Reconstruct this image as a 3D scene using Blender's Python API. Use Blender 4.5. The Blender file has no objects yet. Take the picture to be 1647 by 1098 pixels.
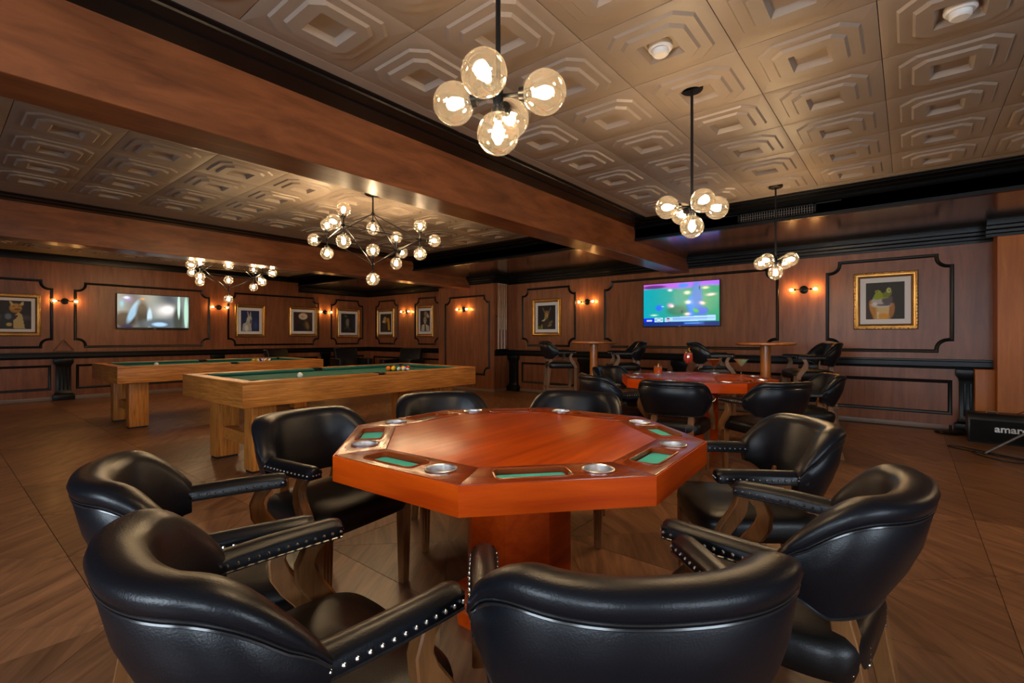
import bpy, bmesh, math, random
import numpy as np
from mathutils import Vector, Matrix
random.seed(7)
PI = math.pi
R = math.radians
SC = bpy.context.scene
COL = SC.collection

# ------------------------------------------------------------------ camera, world, exposure
EYE = (0.0, 0.0, 1.18)
YAW = 39.4
cam = bpy.data.cameras.new('camera')
cam.sensor_width = 36.0
cam.lens = 776.0 / 1647.0 * 36.0
cam.shift_y = -7.0 / 1647.0
cam.clip_start = 0.02
camo = bpy.data.objects.new('camera', cam)
camo.location = EYE
camo.rotation_euler = (R(90), 0, R(YAW - 90))
COL.objects.link(camo)
SC.camera = camo

world = bpy.data.worlds.new('world')
SC.world = world
world.use_nodes = True
world.node_tree.nodes['Background'].inputs[0].default_value = (0.75, 0.8, 1.0, 1)
world.node_tree.nodes['Background'].inputs[1].default_value = 0.02

SC.view_settings.view_transform = 'Standard'
SC.view_settings.look = 'None'
SC.view_settings.gamma = 1.0
SC.view_settings.use_curve_mapping = False
SC.view_settings.exposure = 0.42
BULB = 215.0          # emission of the chandelier and pendant bulbs
SCONCE_BULB = 240.0
DAY = 13.0            # daylight in the windows behind the camera
SC.cycles.max_bounces = 8
SC.cycles.diffuse_bounces = 4
SC.cycles.glossy_bounces = 4
SC.cycles.transparent_max_bounces = 16
SC.cycles.sample_clamp_indirect = 6.0
SC.cycles.caustics_reflective = False
SC.cycles.caustics_refractive = False

# room dimensions (m): X runs along the beams, Y along the screen wall
XW, YW = 8.3, 12.3
CEIL = 2.717
XB, YB = -3.5, -4.2           # walls behind the camera
SOFX, SOFZ = 6.19, 2.5        # dropped black soffit
TEX = 5.87                    # where the ceiling tiles stop
BEAM_Z = 2.28
B1 = (2.9, 3.205)
B2 = (7.63, 7.93)
BLKX, BLKY0, BLKY1 = 7.8, 6.9, 8.67
PILX, PILY = 7.9, -0.80

# ------------------------------------------------------------------ materials
def newmat(name):
    m = bpy.data.materials.new(name)
    m.use_nodes = True
    nt = m.node_tree
    return m, nt, nt.nodes['Principled BSDF']

def node(nt, typ, **kw):
    n = nt.nodes.new(typ)
    for k, v in kw.items():
        if k.startswith('i_'):
            n.inputs[k[2:].replace('_', ' ')].default_value = v
        else:
            setattr(n, k, v)
    return n

def plain(name, col, rough=0.5, metal=0.0, coat=0.0, bump=0.0, bscale=200.0, spec=0.5, var=0.0):
    m, nt, b = newmat(name)
    b.inputs['Base Color'].default_value = (*col, 1)
    b.inputs['Roughness'].default_value = rough
    b.inputs['Metallic'].default_value = metal
    b.inputs['Coat Weight'].default_value = coat
    b.inputs['Coat Roughness'].default_value = 0.12
    b.inputs['Specular IOR Level'].default_value = spec
    tc = node(nt, 'ShaderNodeTexCoord')
    nz = node(nt, 'ShaderNodeTexNoise')
    nz.inputs['Scale'].default_value = bscale
    nz.inputs['Detail'].default_value = 4
    nt.links.new(tc.outputs['Object'], nz.inputs['Vector'])
    if bump > 0:
        bp = node(nt, 'ShaderNodeBump')
        bp.inputs['Strength'].default_value = bump
        bp.inputs['Distance'].default_value = 0.002
        nt.links.new(nz.outputs['Fac'], bp.inputs['Height'])
        nt.links.new(bp.outputs['Normal'], b.inputs['Normal'])
    nz2 = node(nt, 'ShaderNodeTexNoise')
    nz2.inputs['Scale'].default_value = 6.0
    nt.links.new(tc.outputs['Object'], nz2.inputs['Vector'])
    mr = node(nt, 'ShaderNodeMapRange')
    mr.inputs['To Min'].default_value = rough * (1 - 0.18)
    mr.inputs['To Max'].default_value = min(1, rough * (1 + 0.18))
    nt.links.new(nz2.outputs['Fac'], mr.inputs['Value'])
    nt.links.new(mr.outputs['Result'], b.inputs['Roughness'])
    if var > 0:
        mx = node(nt, 'ShaderNodeMixRGB')
        mx.inputs[1].default_value = (*[c * (1 - var) for c in col], 1)
        mx.inputs[2].default_value = (*[min(1, c * (1 + var)) for c in col], 1)
        nt.links.new(nz2.outputs['Fac'], mx.inputs[0])
        nt.links.new(mx.outputs[0], b.inputs['Base Color'])
    return m

def wood(name, c1, c2, axis='Z', scale=1.0, rough=0.35, coat=0.2, coord='Object', stretch=14.0, rand=0.0, bump=0.08, spec=0.5):
    """grain runs along `axis`"""
    m, nt, b = newmat(name)
    tc = node(nt, 'ShaderNodeTexCoord')
    mp = node(nt, 'ShaderNodeMapping')
    s = {'X': (1, stretch, stretch), 'Y': (stretch, 1, stretch), 'Z': (stretch, stretch, 1)}[axis]
    mp.inputs['Scale'].default_value = tuple(scale * k for k in s)
    nt.links.new(tc.outputs[coord], mp.inputs['Vector'])
    oi = node(nt, 'ShaderNodeObjectInfo')
    ad = node(nt, 'ShaderNodeVectorMath', operation='ADD')
    mul = node(nt, 'ShaderNodeMath', operation='MULTIPLY')
    mul.inputs[1].default_value = 37.0
    nt.links.new(oi.outputs['Random'], mul.inputs[0])
    nt.links.new(mp.outputs['Vector'], ad.inputs[0])
    nt.links.new(mul.outputs[0], ad.inputs[1])
    n1 = node(nt, 'ShaderNodeTexNoise')
    n1.inputs['Scale'].default_value = 1.6
    n1.inputs['Detail'].default_value = 8
    n1.inputs['Roughness'].default_value = 0.62
    n1.inputs['Distortion'].default_value = 0.5
    nt.links.new(ad.outputs[0], n1.inputs['Vector'])
    n2 = node(nt, 'ShaderNodeTexNoise')
    n2.inputs['Scale'].default_value = 0.7 * scale
    n2.inputs['Detail'].default_value = 3
    nt.links.new(tc.outputs[coord], n2.inputs['Vector'])
    cr = node(nt, 'ShaderNodeValToRGB')
    cr.color_ramp.elements[0].position = 0.30
    cr.color_ramp.elements[0].color = (*c2, 1)
    cr.color_ramp.elements[1].position = 0.68
    cr.color_ramp.elements[1].color = (*c1, 1)
    nt.links.new(n1.outputs['Fac'], cr.inputs[0])
    hs = node(nt, 'ShaderNodeHueSaturation')
    mr = node(nt, 'ShaderNodeMapRange')
    mr.inputs['From Min'].default_value = 0.3
    mr.inputs['From Max'].default_value = 0.7
    mr.inputs['To Min'].default_value = 0.82
    mr.inputs['To Max'].default_value = 1.18
    nt.links.new(n2.outputs['Fac'], mr.inputs['Value'])
    if rand > 0:
        ma = node(nt, 'ShaderNodeMath', operation='MULTIPLY_ADD')
        ma.inputs[1].default_value = rand
        ma.inputs[2].default_value = 1 - rand / 2
        nt.links.new(oi.outputs['Random'], ma.inputs[0])
        mb = node(nt, 'ShaderNodeMath', operation='MULTIPLY')
        nt.links.new(ma.outputs[0], mb.inputs[0])
        nt.links.new(mr.outputs['Result'], mb.inputs[1])
        nt.links.new(mb.outputs[0], hs.inputs['Value'])
    else:
        nt.links.new(mr.outputs['Result'], hs.inputs['Value'])
    nt.links.new(cr.outputs[0], hs.inputs['Color'])
    nt.links.new(hs.outputs[0], b.inputs['Base Color'])
    b.inputs['Roughness'].default_value = rough
    b.inputs['Coat Weight'].default_value = coat
    b.inputs['Coat Roughness'].default_value = 0.15
    b.inputs['Specular IOR Level'].default_value = spec
    bp = node(nt, 'ShaderNodeBump')
    bp.inputs['Strength'].default_value = bump
    bp.inputs['Distance'].default_value = 0.003
    nt.links.new(n1.outputs['Fac'], bp.inputs['Height'])
    nt.links.new(bp.outputs['Normal'], b.inputs['Normal'])
    return m

def emit(name, col, strength):
    m, nt, b = newmat(name)
    b.inputs['Base Color'].default_value = (*col, 1)
    b.inputs['Emission Color'].default_value = (*col, 1)
    b.inputs['Emission Strength'].default_value = strength
    return m

def thin_glass(name, tint=(1, 1, 1), base=0.06, edge=0.75, haze=0.0):
    m = bpy.data.materials.new(name)
    m.use_nodes = True
    nt = m.node_tree
    nt.nodes.clear()
    out = node(nt, 'ShaderNodeOutputMaterial')
    tr = node(nt, 'ShaderNodeBsdfTransparent')
    tr.inputs[0].default_value = (*tint, 1)
    gl = node(nt, 'ShaderNodeBsdfGlossy')
    gl.inputs['Roughness'].default_value = 0.02
    gl.inputs[0].default_value = (0.95, 0.93, 0.88, 1)
    lw = node(nt, 'ShaderNodeLayerWeight')
    lw.inputs[0].default_value = 0.28
    mr = node(nt, 'ShaderNodeMapRange')
    mr.inputs['To Min'].default_value = base
    mr.inputs['To Max'].default_value = edge
    nt.links.new(lw.outputs['Facing'], mr.inputs['Value'])
    mx = node(nt, 'ShaderNodeMixShader')
    nt.links.new(mr.outputs['Result'], mx.inputs[0])
    nt.links.new(tr.outputs[0], mx.inputs[1])
    nt.links.new(gl.outputs[0], mx.inputs[2])
    tl = node(nt, 'ShaderNodeBsdfTranslucent')
    tl.inputs[0].default_value = (1, .9, .75, 1)
    m2 = node(nt, 'ShaderNodeMixShader')
    m2.inputs[0].default_value = haze
    nt.links.new(mx.outputs[0], m2.inputs[1]); nt.links.new(tl.outputs[0], m2.inputs[2])
    nt.links.new(m2.outputs[0], out.inputs[0])
    return m

def printed(name, rough=0.5, glow=0.0, coat=0.0):
    m, nt, b = newmat(name)
    at = node(nt, 'ShaderNodeVertexColor')
    at.layer_name = 'Col'
    nt.links.new(at.outputs['Color'], b.inputs['Base Color'])
    b.inputs['Roughness'].default_value = rough
    b.inputs['Coat Weight'].default_value = coat
    if glow > 0:
        nt.links.new(at.outputs['Color'], b.inputs['Emission Color'])
        b.inputs['Emission Strength'].default_value = glow
    return m

M = {}
M['wall'] = wood('wall_veneer', (0.315, 0.112, 0.047), (0.175, 0.058, 0.026), 'Z', 0.9, 0.34, 0.0, stretch=9, spec=0.32)
M['beam'] = wood('beam_veneer', (0.30, 0.098, 0.034), (0.125, 0.040, 0.016), 'X', 1.2, 0.32, 0.15, stretch=5, spec=0.35)
M['pillar'] = wood('pillar_veneer', (0.56, 0.180, 0.030), (0.42, 0.120, 0.018), 'Z', 0.9, 0.4, 0.0, spec=0.25)
M['black'] = plain('black_lacquer', (0.0045, 0.0045, 0.005), 0.32, 0, 0.0, spec=0.22)
M['soffit'] = plain('black_gloss_soffit', (0.012, 0.010, 0.008), 0.17, 0, 0.5)
M['tile'] = plain('painted_ceiling_tile', (0.30, 0.240, 0.195), 0.46, 0.0, 0.0, 0.12, 60, var=0.10)
M['slab'] = plain('ceiling_backing', (0.15, 0.125, 0.105), 0.6)
M['floor'] = wood('parquet_floor_tile', (0.34, 0.160, 0.075), (0.125, 0.056, 0.027), 'X', 1.1, 0.36, 0.05, coord='UV', stretch=12, rand=0.45, bump=0.12, spec=0.4)
M['grout'] = plain('floor_joint', (0.10, 0.075, 0.055), 0.7)
M['skirt'] = plain('pale_skirting', (0.22, 0.15, 0.11), 0.4)
M['leather'] = plain('black_leather', (0.0042, 0.0056, 0.0090), 0.35, 0, 0.0, 0.25, 260, spec=0.37)
M['leather_seat'] = plain('black_seat_leather', (0.006, 0.0055, 0.006), 0.38, 0, 0.0, 0.25, 260, spec=0.4)
M['piping'] = plain('black_piping', (0.016, 0.016, 0.018), 0.25, 0, 0.3)
M['chairwood'] = wood('brown_chair_wood', (0.31, 0.130, 0.040), (0.16, 0.060, 0.019), 'Z', 3.0, 0.40, 0.0, stretch=7, spec=0.3)
M['stoolwood'] = wood('grey_brown_stool_wood', (0.24, 0.135, 0.075), (0.14, 0.074, 0.042), 'Z', 3.0, 0.40, 0.0, stretch=7, spec=0.3)
M['nail'] = plain('steel_nailhead', (0.62, 0.62, 0.62), 0.22, 1.0)
M['poker'] = wood('red_mahogany_top', (0.56, 0.080, 0.002), (0.27, 0.026, 0.0012), 'X', 0.9, 0.30, 0.0, stretch=12, bump=0.015, spec=0.25)
M['pokerside'] = wood('red_mahogany_side', (0.70, 0.082, 0.0015), (0.48, 0.038, 0.001), 'X', 1.3, 0.36, 0.0, stretch=10, bump=0.02, spec=0.22)
M['pokerrail'] = wood('dark_mahogany_rail', (0.30, 0.042, 0.003), (0.16, 0.019, 0.0015), 'X', 1.5, 0.26, 0.12, stretch=7, bump=0.02, spec=0.4)
M['felt'] = plain('turquoise_felt', (0.065, 0.62, 0.56), 0.85, 0, 0, 0.3, 900)
M['steel'] = plain('brushed_steel', (0.82, 0.82, 0.84), 0.30, 1.0)
M['oak'] = wood('golden_oak', (0.70, 0.265, 0.052), (0.29, 0.085, 0.012), 'X', 2.4, 0.38, 0.0, stretch=16, spec=0.3)
M['oakleg'] = wood('golden_oak_upright', (0.70, 0.26, 0.05), (0.29, 0.085, 0.012), 'Z', 2.4, 0.38, 0.0, stretch=16, spec=0.3)
M['cloth'] = plain('green_billiard_cloth', (0.008, 0.115, 0.085), 0.8, 0, 0, 0.3, 900)
M['pocket'] = plain('black_pocket_leather', (0.006, 0.006, 0.006), 0.5)
M['gold'] = plain('antique_gold', (0.52, 0.29, 0.085), 0.30, 0.9, 0, 0.5, 90, var=0.35)
M['darkgold'] = plain('dark_gold_wood', (0.20, 0.095, 0.03), 0.35, 0.4, 0, 0.3, 90, var=0.2)
M['mat'] = plain('white_mount_board', (0.84, 0.80, 0.78), 0.7)
M['paint'] = printed('painted_picture', 0.6, 0, 0.0)
M['screen'] = printed('lit_screen', 0.2, 0.85)
M['tvbody'] = plain('black_plastic', (0.005, 0.005, 0.0055), 0.35, spec=0.3)
M['iron'] = plain('black_iron', (0.010, 0.010, 0.011), 0.35, 0.6)
M['glass'] = thin_glass('clear_globe_glass', (0.92, 0.86, 0.76), 0.07, 0.8, 0.012)
M['drinkglass'] = thin_glass('drinking_glass', (0.96, 0.98, 0.97), 0.05, 0.45, 0.02)
M['bulb'] = emit('warm_bulb', (1.0, 0.74, 0.45), BULB)
M['sbulb'] = emit('amber_bulb', (1.0, 0.55, 0.18), SCONCE_BULB)
M['socket'] = plain('brass_socket', (0.05, 0.04, 0.03), 0.3, 0.8)
M['white'] = plain('white_plastic', (0.72, 0.70, 0.67), 0.4)
M['daylight'] = emit('daylight_pane', (0.74, 0.87, 1.0), DAY)
M['plaster'] = plain('rear_wall_plaster', (0.16, 0.10, 0.07), 0.7)
M['barwood'] = wood('orange_bar_wood', (0.50, 0.175, 0.035), (0.32, 0.095, 0.02), 'Z', 2.0, 0.28, 0.4, stretch=8)
M['cable'] = plain('black_rubber_cable', (0.012, 0.010, 0.009), 0.5)
M['greymetal'] = plain('grey_painted_metal', (0.17, 0.15, 0.13), 0.4, 0.5)
M['letter'] = plain('silver_lettering', (0.62, 0.60, 0.58), 0.3, 0.3)
M['speakercloth'] = plain('black_speaker_cloth', (0.005, 0.005, 0.005), 0.8, 0, 0, 0.6, 500, spec=0.2)
M['cue'] = wood('pale_maple', (0.70, 0.47, 0.27), (0.55, 0.34, 0.17), 'Z', 4, 0.3, 0.3)
M['cuebutt'] = wood('red_cue_butt', (0.30, 0.09, 0.03), (0.16, 0.04, 0.015), 'Z', 4, 0.3, 0.3)

# ------------------------------------------------------------------ mesh helpers
class MB:
    def __init__(s):
        s.v = []; s.f = []
    def add(s, vs, fs):
        o = len(s.v)
        s.v += [tuple(p) for p in vs]
        s.f += [tuple(i + o for i in f) for f in fs]
        return s
    def box(s, x0, x1, y0, y1, z0, z1):
        vs = [(x0, y0, z0), (x1, y0, z0), (x1, y1, z0), (x0, y1, z0), (x0, y0, z1), (x1, y0, z1), (x1, y1, z1), (x0, y1, z1)]
        return s.add(vs, [(0, 3, 2, 1), (4, 5, 6, 7), (0, 1, 5, 4), (1, 2, 6, 5), (2, 3, 7, 6), (3, 0, 4, 7)])
    def loft(s, rings, caps=True, closed=True, loop=False):
        n = len(rings[0]); vs = [p for r in rings for p in r]; fs = []
        m = len(rings)
        for i in range(m if loop else m - 1):
            a, b = i * n, ((i + 1) % m) * n
            for j in range(n if closed else n - 1):
                k = (j + 1) % n
                fs.append((a + j, a + k, b + k, b + j))
        if caps and not loop:
            fs.append(tuple(range(n))[::-1])
            fs.append(tuple((m - 1) * n + j for j in range(n)))
        return s.add(vs, fs)
    def tube(s, pts, r, n=8, caps=True, loop=False):
        pts = [Vector(p) for p in pts]; rings = []
        m = len(pts)
        up = None
        for i, p in enumerate(pts):
            if loop:
                t = (pts[(i + 1) % m] - pts[i - 1])
            else:
                t = pts[min(i + 1, m - 1)] - pts[max(i - 1, 0)]
            t.normalize()
            if up is None:
                up = Vector((0, 0, 1)) if abs(t.z) < 0.9 else Vector((1, 0, 0))
            a = up - t * up.dot(t)
            if a.length < 1e-5:
                a = Vector((1, 0, 0)) - t * t.x
            a.normalize(); up = a
            b = t.cross(a)
            rr = r[i] if isinstance(r, (list, tuple)) else r
            rings.append([tuple(p + (a * math.cos(2 * PI * j / n) + b * math.sin(2 * PI * j / n)) * rr) for j in range(n)])
        return s.loft(rings, caps=caps, loop=loop)
    def lathe(s, prof, c=(0, 0, 0), n=20, axis='Z', caps=False):
        rings = []
        for r, z in prof:
            ring = []
            for j in range(n):
                a = 2 * PI * j / n
                x, y = max(r, 1e-4) * math.cos(a), max(r, 1e-4) * math.sin(a)
                p = (x, y, z) if axis == 'Z' else ((z, x, y) if axis == 'X' else (y, z, x))
                ring.append((c[0] + p[0], c[1] + p[1], c[2] + p[2]))
            rings.append(ring)
        return s.loft(rings, caps=caps)
    def ball(s, c, r, n=12, m=8, sz=1.0):
        prof = [(r * math.sin(PI * i / m), -r * sz * math.cos(PI * i / m)) for i in range(m + 1)]
        return s.lathe(prof, c, n)
    def prism(s, poly, z0, z1):
        n = len(poly)
        return s.loft([[(x, y, z0) for x, y in poly], [(x, y, z1) for x, y in poly]])
    def mesh(s, name, bevel=0.0, seg=2, sharp=38, clean=True):
        me = bpy.data.meshes.new(name)
        me.from_pydata(s.v, [], s.f)
        bm = bmesh.new(); bm.from_mesh(me)
        if clean:
            bmesh.ops.remove_doubles(bm, verts=bm.verts, dist=1e-5)
            bmesh.ops.recalc_face_normals(bm, faces=bm.faces)
        if bevel > 0:
            es = [e for e in bm.edges if len(e.link_faces) == 2 and e.calc_face_angle(0) > R(30)]
            bmesh.ops.bevel(bm, geom=es, offset=bevel, segments=seg, affect='EDGES', profile=0.6)
        for f in bm.faces: f.smooth = True
        bm.to_mesh(me); bm.free()
        me.set_sharp_from_angle(angle=R(sharp))
        return me

def obj(name, mb, mat, parent=None, loc=(0, 0, 0), rot=(0, 0, 0), bevel=0.0, seg=2, sharp=38):
    me = mb if isinstance(mb, bpy.types.Mesh) else mb.mesh(name, bevel, seg, sharp)
    if not me.materials:
        me.materials.append(mat if isinstance(mat, bpy.types.Material) else M[mat])
    o = bpy.data.objects.new(name, me)
    o.location = loc; o.rotation_euler = rot
    COL.objects.link(o)
    if parent: o.parent = parent
    return o

def tag(o, label=None, cat=None, group=None, kind=None):
    if label: o['label'] = label
    if cat: o['category'] = cat
    if group: o['group'] = group
    if kind: o['kind'] = kind
    return o

def thing(name, label, cat, loc=(0, 0, 0), rz=0.0, group=None):
    o = bpy.data.objects.new(name, None)
    o.empty_display_size = 0.1
    COL.objects.link(o)
    o.location = loc; o.rotation_euler = (0, 0, rz)
    return tag(o, label, cat, group)

def dup(root, loc, rz, label=None):
    r = root.copy(); COL.objects.link(r)
    r.location = loc; r.rotation_euler = (0, 0, rz)
    if label: r['label'] = label
    for ch in list(root.children):
        c = ch.copy(); COL.objects.link(c); c.parent = r
        for g in list(ch.children):
            d = g.copy(); COL.objects.link(d); d.parent = c
    return r

def struct(name, mb, mat, label=None, **kw):
    o = obj(name, mb, mat, **kw)
    o['kind'] = 'structure'
    if label: o['label'] = label
    return o

def B(*a): return MB().box(*a)

# ------------------------------------------------------------------ floor
floor = struct('floor', B(XB - .1, XW + .3, YB - .1, YW + .1, -0.12, -0.004), 'grout', 'brown parquet patterned tile floor with thin joints')
TS = 0.955; FX0, FY0 = 0.49, -0.33

def floor_tile_mesh():
    h = TS / 2 - 0.0016
    vs, fs, uvs = [], [], []
    g = 0.0009
    for k in range(4):
        a = k * PI / 2
        ca, sa = math.cos(a), math.sin(a)
        tri = [(-h + 2.2 * g, -h + g * 0.3), (h - 2.2 * g, -h + g * 0.3), (0, -g * 1.4)]
        o = len(vs)
        P = [(x * ca - y * sa, x * sa + y * ca) for x, y in tri]
        vs += [(x, y, 0.0) for x, y in P] + [(x, y, -0.006) for x, y in P]
        fs += [(o, o + 1, o + 2), (o, o + 3, o + 4, o + 1), (o + 1, o + 4, o + 5, o + 2), (o + 2, o + 5, o + 3, o)]
        ang = R(90 if k % 2 else 90) + (0.6 if k % 2 else -0.55)
        cu, su = math.cos(ang), math.sin(ang)
        for x, y in tri * 2:
            uvs.append((x * cu + y * su + k * 3.3, -x * su + y * cu + k * 1.7))
    me = bpy.data.meshes.new('floor_tile')
    me.from_pydata(vs, [], fs)
    ul = me.uv_layers.new(name='UVMap')
    for l in me.loops:
        ul.data[l.index].uv = uvs[l.vertex_index]
    me.materials.append(M['floor'])
    return me
ftm = floor_tile_mesh()
for i in range(-3, 9):
    for j in range(-3, 14):
        cx, cy = FX0 + (i - 0.5) * TS, FY0 + (j + 0.5) * TS
        if cx + TS / 2 > XW + 0.2 or cx > 8.2: continue
        o = bpy.data.objects.new('tile', ftm)
        o.location = (cx, cy, 0)
        COL.objects.link(o); o.parent = floor

# ------------------------------------------------------------------ ceiling
ceil = struct('ceiling', B(XB - .1, XW + .3, YB - .1, YW + .1, CEIL + 0.03, CEIL + 0.15), 'slab', 'ceiling of embossed taupe tiles between brown beams')

def ceiling_tile_mesh(w=0.6, x1=None, y1=None):
    """an embossed tile seen from below: nested octagons round a sunken square"""
    h = w / 2 - 0.0018
    def octa(r, c):
        return [(-r + c, -r), (r - c, -r), (r, -r + c), (r, r - c), (r - c, r), (-r + c, r), (-r, r - c), (-r, -r + c)]
    rings = [(octa(h, 0.0006), 0.014), (octa(h, 0.0006), 0.002), (octa(h - 0.006, 0.0006), 0.0),
             (octa(0.232, 0.075), 0.0), (octa(0.222, 0.075), -0.011), (octa(0.172, 0.055), -0.011),
             (octa(0.160, 0.055), -0.024), (octa(0.094, 0.002), -0.024), (octa(0.074, 0.002), 0.006)]
    mb = MB()
    mb.loft([[(x, y, z) for x, y in r] for r, z in rings], caps=False)
    n = 8; o = len(mb.v) - n
    mb.f.append(tuple(o + k for k in range(n)))
    me = mb.mesh('ceiling_tile', 0, sharp=20, clean=True)
    bm = bmesh.new(); bm.from_mesh(me)
    bmesh.ops.recalc_face_normals(bm, faces=bm.faces)
    # faces must look down
    c = sum((f.normal.z * f.calc_area() for f in bm.faces))
    if c > 0: bmesh.ops.reverse_faces(bm, faces=bm.faces)
    bm.to_mesh(me); bm.free()
    me.materials.append(M['tile'])
    return me
ctm = ceiling_tile_mesh()
TX0 = 5.769 - 0.6 * 12           # seams along X
def tiles(yseam, ylo, yhi, xlo):
    """rows of whole tiles between ylo and yhi; plain filler strips close the rest"""
    j0 = math.ceil((ylo - yseam) / 0.6 - 1e-6); j1 = math.floor((yhi - yseam) / 0.6 + 1e-6)
    for j in range(j0, j1):
        for i in range(0, 12):
            x = TX0 + 0.6 * i + 0.3
            if x < xlo: continue
            o = bpy.data.objects.new('tile', ctm)
            o.location = (x, yseam + 0.6 * j + 0.3, CEIL)
            COL.objects.link(o); o.parent = ceil
    ya, yb = yseam + 0.6 * j0, yseam + 0.6 * j1
    for a, b in ((ylo, ya), (yb, yhi)):
        if b - a > 0.01:
            obj('border_tile', B(XB, TEX, a + 0.001, b - 0.001, CEIL + 0.0, CEIL + 0.03), 'tile', ceil)
    obj('border_tile', B(5.77, TEX, ya, yb, CEIL, CEIL + 0.03), 'tile', ceil)
YS = 0.112
tiles(YS, -2.3, 2.61, -0.2)
tiles(YS + 0.2, 3.5, 7.36, -0.2)
tiles(YS + 0.1, 8.22, 12.2, 0.4)

# beams, soffit, black mouldings
def beam(y0, y1, x1, name='beam'):
    return obj(name, B(XB, x1, y0, y1, BEAM_Z, CEIL + 0.03), 'beam', ceil, bevel=0.004, seg=1)
tag(beam(*B1, XW), 'long reddish brown wooden beam')
tag(beam(*B2, BLKX), 'far brown wooden beam')
def moulding_y(y0, y1, x0, x1):
    """flat black stepped moulding hanging at the beam foot; y0 tile side, y1 beam side"""
    s = 1 if y1 > y0 else -1
    prof = [(y0, CEIL + .03), (y0, CEIL - .008), (y0 + s * .03, CEIL - .012), (y0 + s * .035, CEIL - .022), (y0 + s * .13, CEIL - .026),
            (y0 + s * .14, CEIL - .034), (y1, CEIL - .038), (y1, CEIL + .03)]
    return MB().loft([[(x, y, z) for y, z in prof] for x in (x0, x1)])
obj('beam_moulding', moulding_y(2.6, 2.9, XB, SOFX), 'black', ceil, sharp=20)
obj('beam_moulding', moulding_y(3.5, 3.205, XB, SOFX), 'black', ceil, sharp=20)
obj('beam_moulding', moulding_y(7.36, 7.63, XB, SOFX), 'black', ceil, sharp=20)
obj('beam_moulding', moulding_y(8.22, 7.93, XB, SOFX), 'black', ceil, sharp=20)
obj('wall_moulding', moulding_y(12.2, YW, XB, SOFX), 'black', ceil, sharp=20)
obj('wall_moulding', B(XB, XW, YW - 0.035, YW, CEIL - 0.13, CEIL + .02), 'black', ceil, bevel=.006)

def soffit_part(y0, y1):
    m = obj('soffit', B(SOFX, XW + .1, y0, y1, SOFZ, CEIL + .03), 'soffit', ceil)
    prof = [(TEX, CEIL + .03), (TEX, CEIL - .008), (TEX + .03, CEIL - .012), (TEX + .035, CEIL - .022), (TEX + .13, CEIL - .026), (TEX + .14, CEIL - .034),
            (SOFX - .02, CEIL - .038), (SOFX - .025, CEIL - .06), (SOFX, CEIL - .065), (SOFX, SOFZ + .035), (SOFX - .018, SOFZ + .03), (SOFX - .018, SOFZ - .004),
            (SOFX + .05, SOFZ - .004), (SOFX + .05, CEIL + .03)]
    obj('soffit_moulding', MB().loft([[(x, y, z) for x, z in prof] for y in (y0, y1)]), 'black', ceil, sharp=20)
soffit_part(YB, 2.9)
soffit_part(3.205, 7.63)
soffit_part(7.93, YW)
# air vent in the soffit face
vent = obj('vent_frame', MB().box(SOFX - .012, SOFX + .005, .78, 1.58, SOFZ + .04, SOFZ + .052).box(SOFX - .012, SOFX + .005, .55, 1.75, CEIL - .085, CEIL - .073)
           .box(SOFX - .012, SOFX + .005, .78, .80, SOFZ + .04, CEIL - .073).box(SOFX - .012, SOFX + .005, 1.56, 1.58, SOFZ + .04, CEIL - .073), 'black', ceil)
vs = MB()
for k in range(30):
    y = .81 + k * .025
    vs.box(SOFX - .010, SOFX + .004, y, y + .007, SOFZ + .05, CEIL - .083)
for z in (SOFZ + .075, SOFZ + .1):
    vs.box(SOFX - .011, SOFX + .004, .80, 1.56, z, z + .005)
tag(obj('vent_slats', vs, plain('grey_vent', (0.06, 0.055, 0.05), 0.4), vent), kind='stuff')

# crown against the walls under the soffit
def crown_x(x, y0, y1, z=2.345):
    prof = [(x + .02, z), (x - .03, z), (x - .03, z + .03), (x - .05, z + .04), (x - .055, z + .07), (x - .09, z + .085), (x - .095, z + .115), (x - .13, z + .125), (x - .13, SOFZ + .01), (x + .02, SOFZ + .01)]
    return MB().loft([[(a, y, b) for a, b in prof] for y in (y0, y1)])
def crown_y(y, x0, x1, z=2.345):
    prof = [(y + .02, z), (y - .03, z), (y - .03, z + .03), (y - .05, z + .04), (y - .055, z + .07), (y - .09, z + .085), (y - .095, z + .115), (y - .13, z + .125), (y - .13, SOFZ + .01), (y + .02, SOFZ + .01)]
    return MB().loft([[(x, a, b) for a, b in prof] for x in (x0, x1)])
obj('crown_moulding', crown_x(XW, PILY, B1[0]), 'black', ceil, sharp=20)
obj('crown_moulding', crown_x(XW, B1[1], BLKY0), 'black', ceil, sharp=20)
obj('crown_moulding', crown_x(XW, BLKY1, YW), 'black', ceil, sharp=20)
obj('crown_moulding', crown_x(BLKX, BLKY0 - .1, BLKY1 + .05), 'black', ceil, sharp=20)
obj('crown_moulding', crown_y(BLKY0, BLKX - .1, XW), 'black', ceil, sharp=20)
obj('crown_moulding', crown_y(YW, SOFX, XW), 'black', ceil, sharp=20)
obj('crown_moulding', crown_x(PILX, -2.6, PILY + .1), 'black', ceil, sharp=20)

# ------------------------------------------------------------------ walls
wall_right = struct('wall_right', B(XW, XW + .15, YB, YW + .1, -.1, CEIL + .1), 'wall', 'long brown panelled wall carrying the sports television')
wall_left = struct('wall_left', B(XB, XW, YW, YW + .15, -.1, CEIL + .1), 'wall', 'far brown panelled wall behind the pool tables')
wall_corner = struct('wall_corner', B(BLKX, XW, BLKY0, BLKY1, -.02, CEIL), 'wall', 'brown projecting wall block beside the cue rack')
wall_pillar = struct('wall_pillar', B(PILX, XW, -2.6, PILY, -.02, CEIL), 'pillar', 'orange brown wall pillar at the right edge')
obj('plinth', B(8.08, 8.3, -.80, -.625, 0, .79), 'pillar', wall_pillar, bevel=.004)

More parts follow.
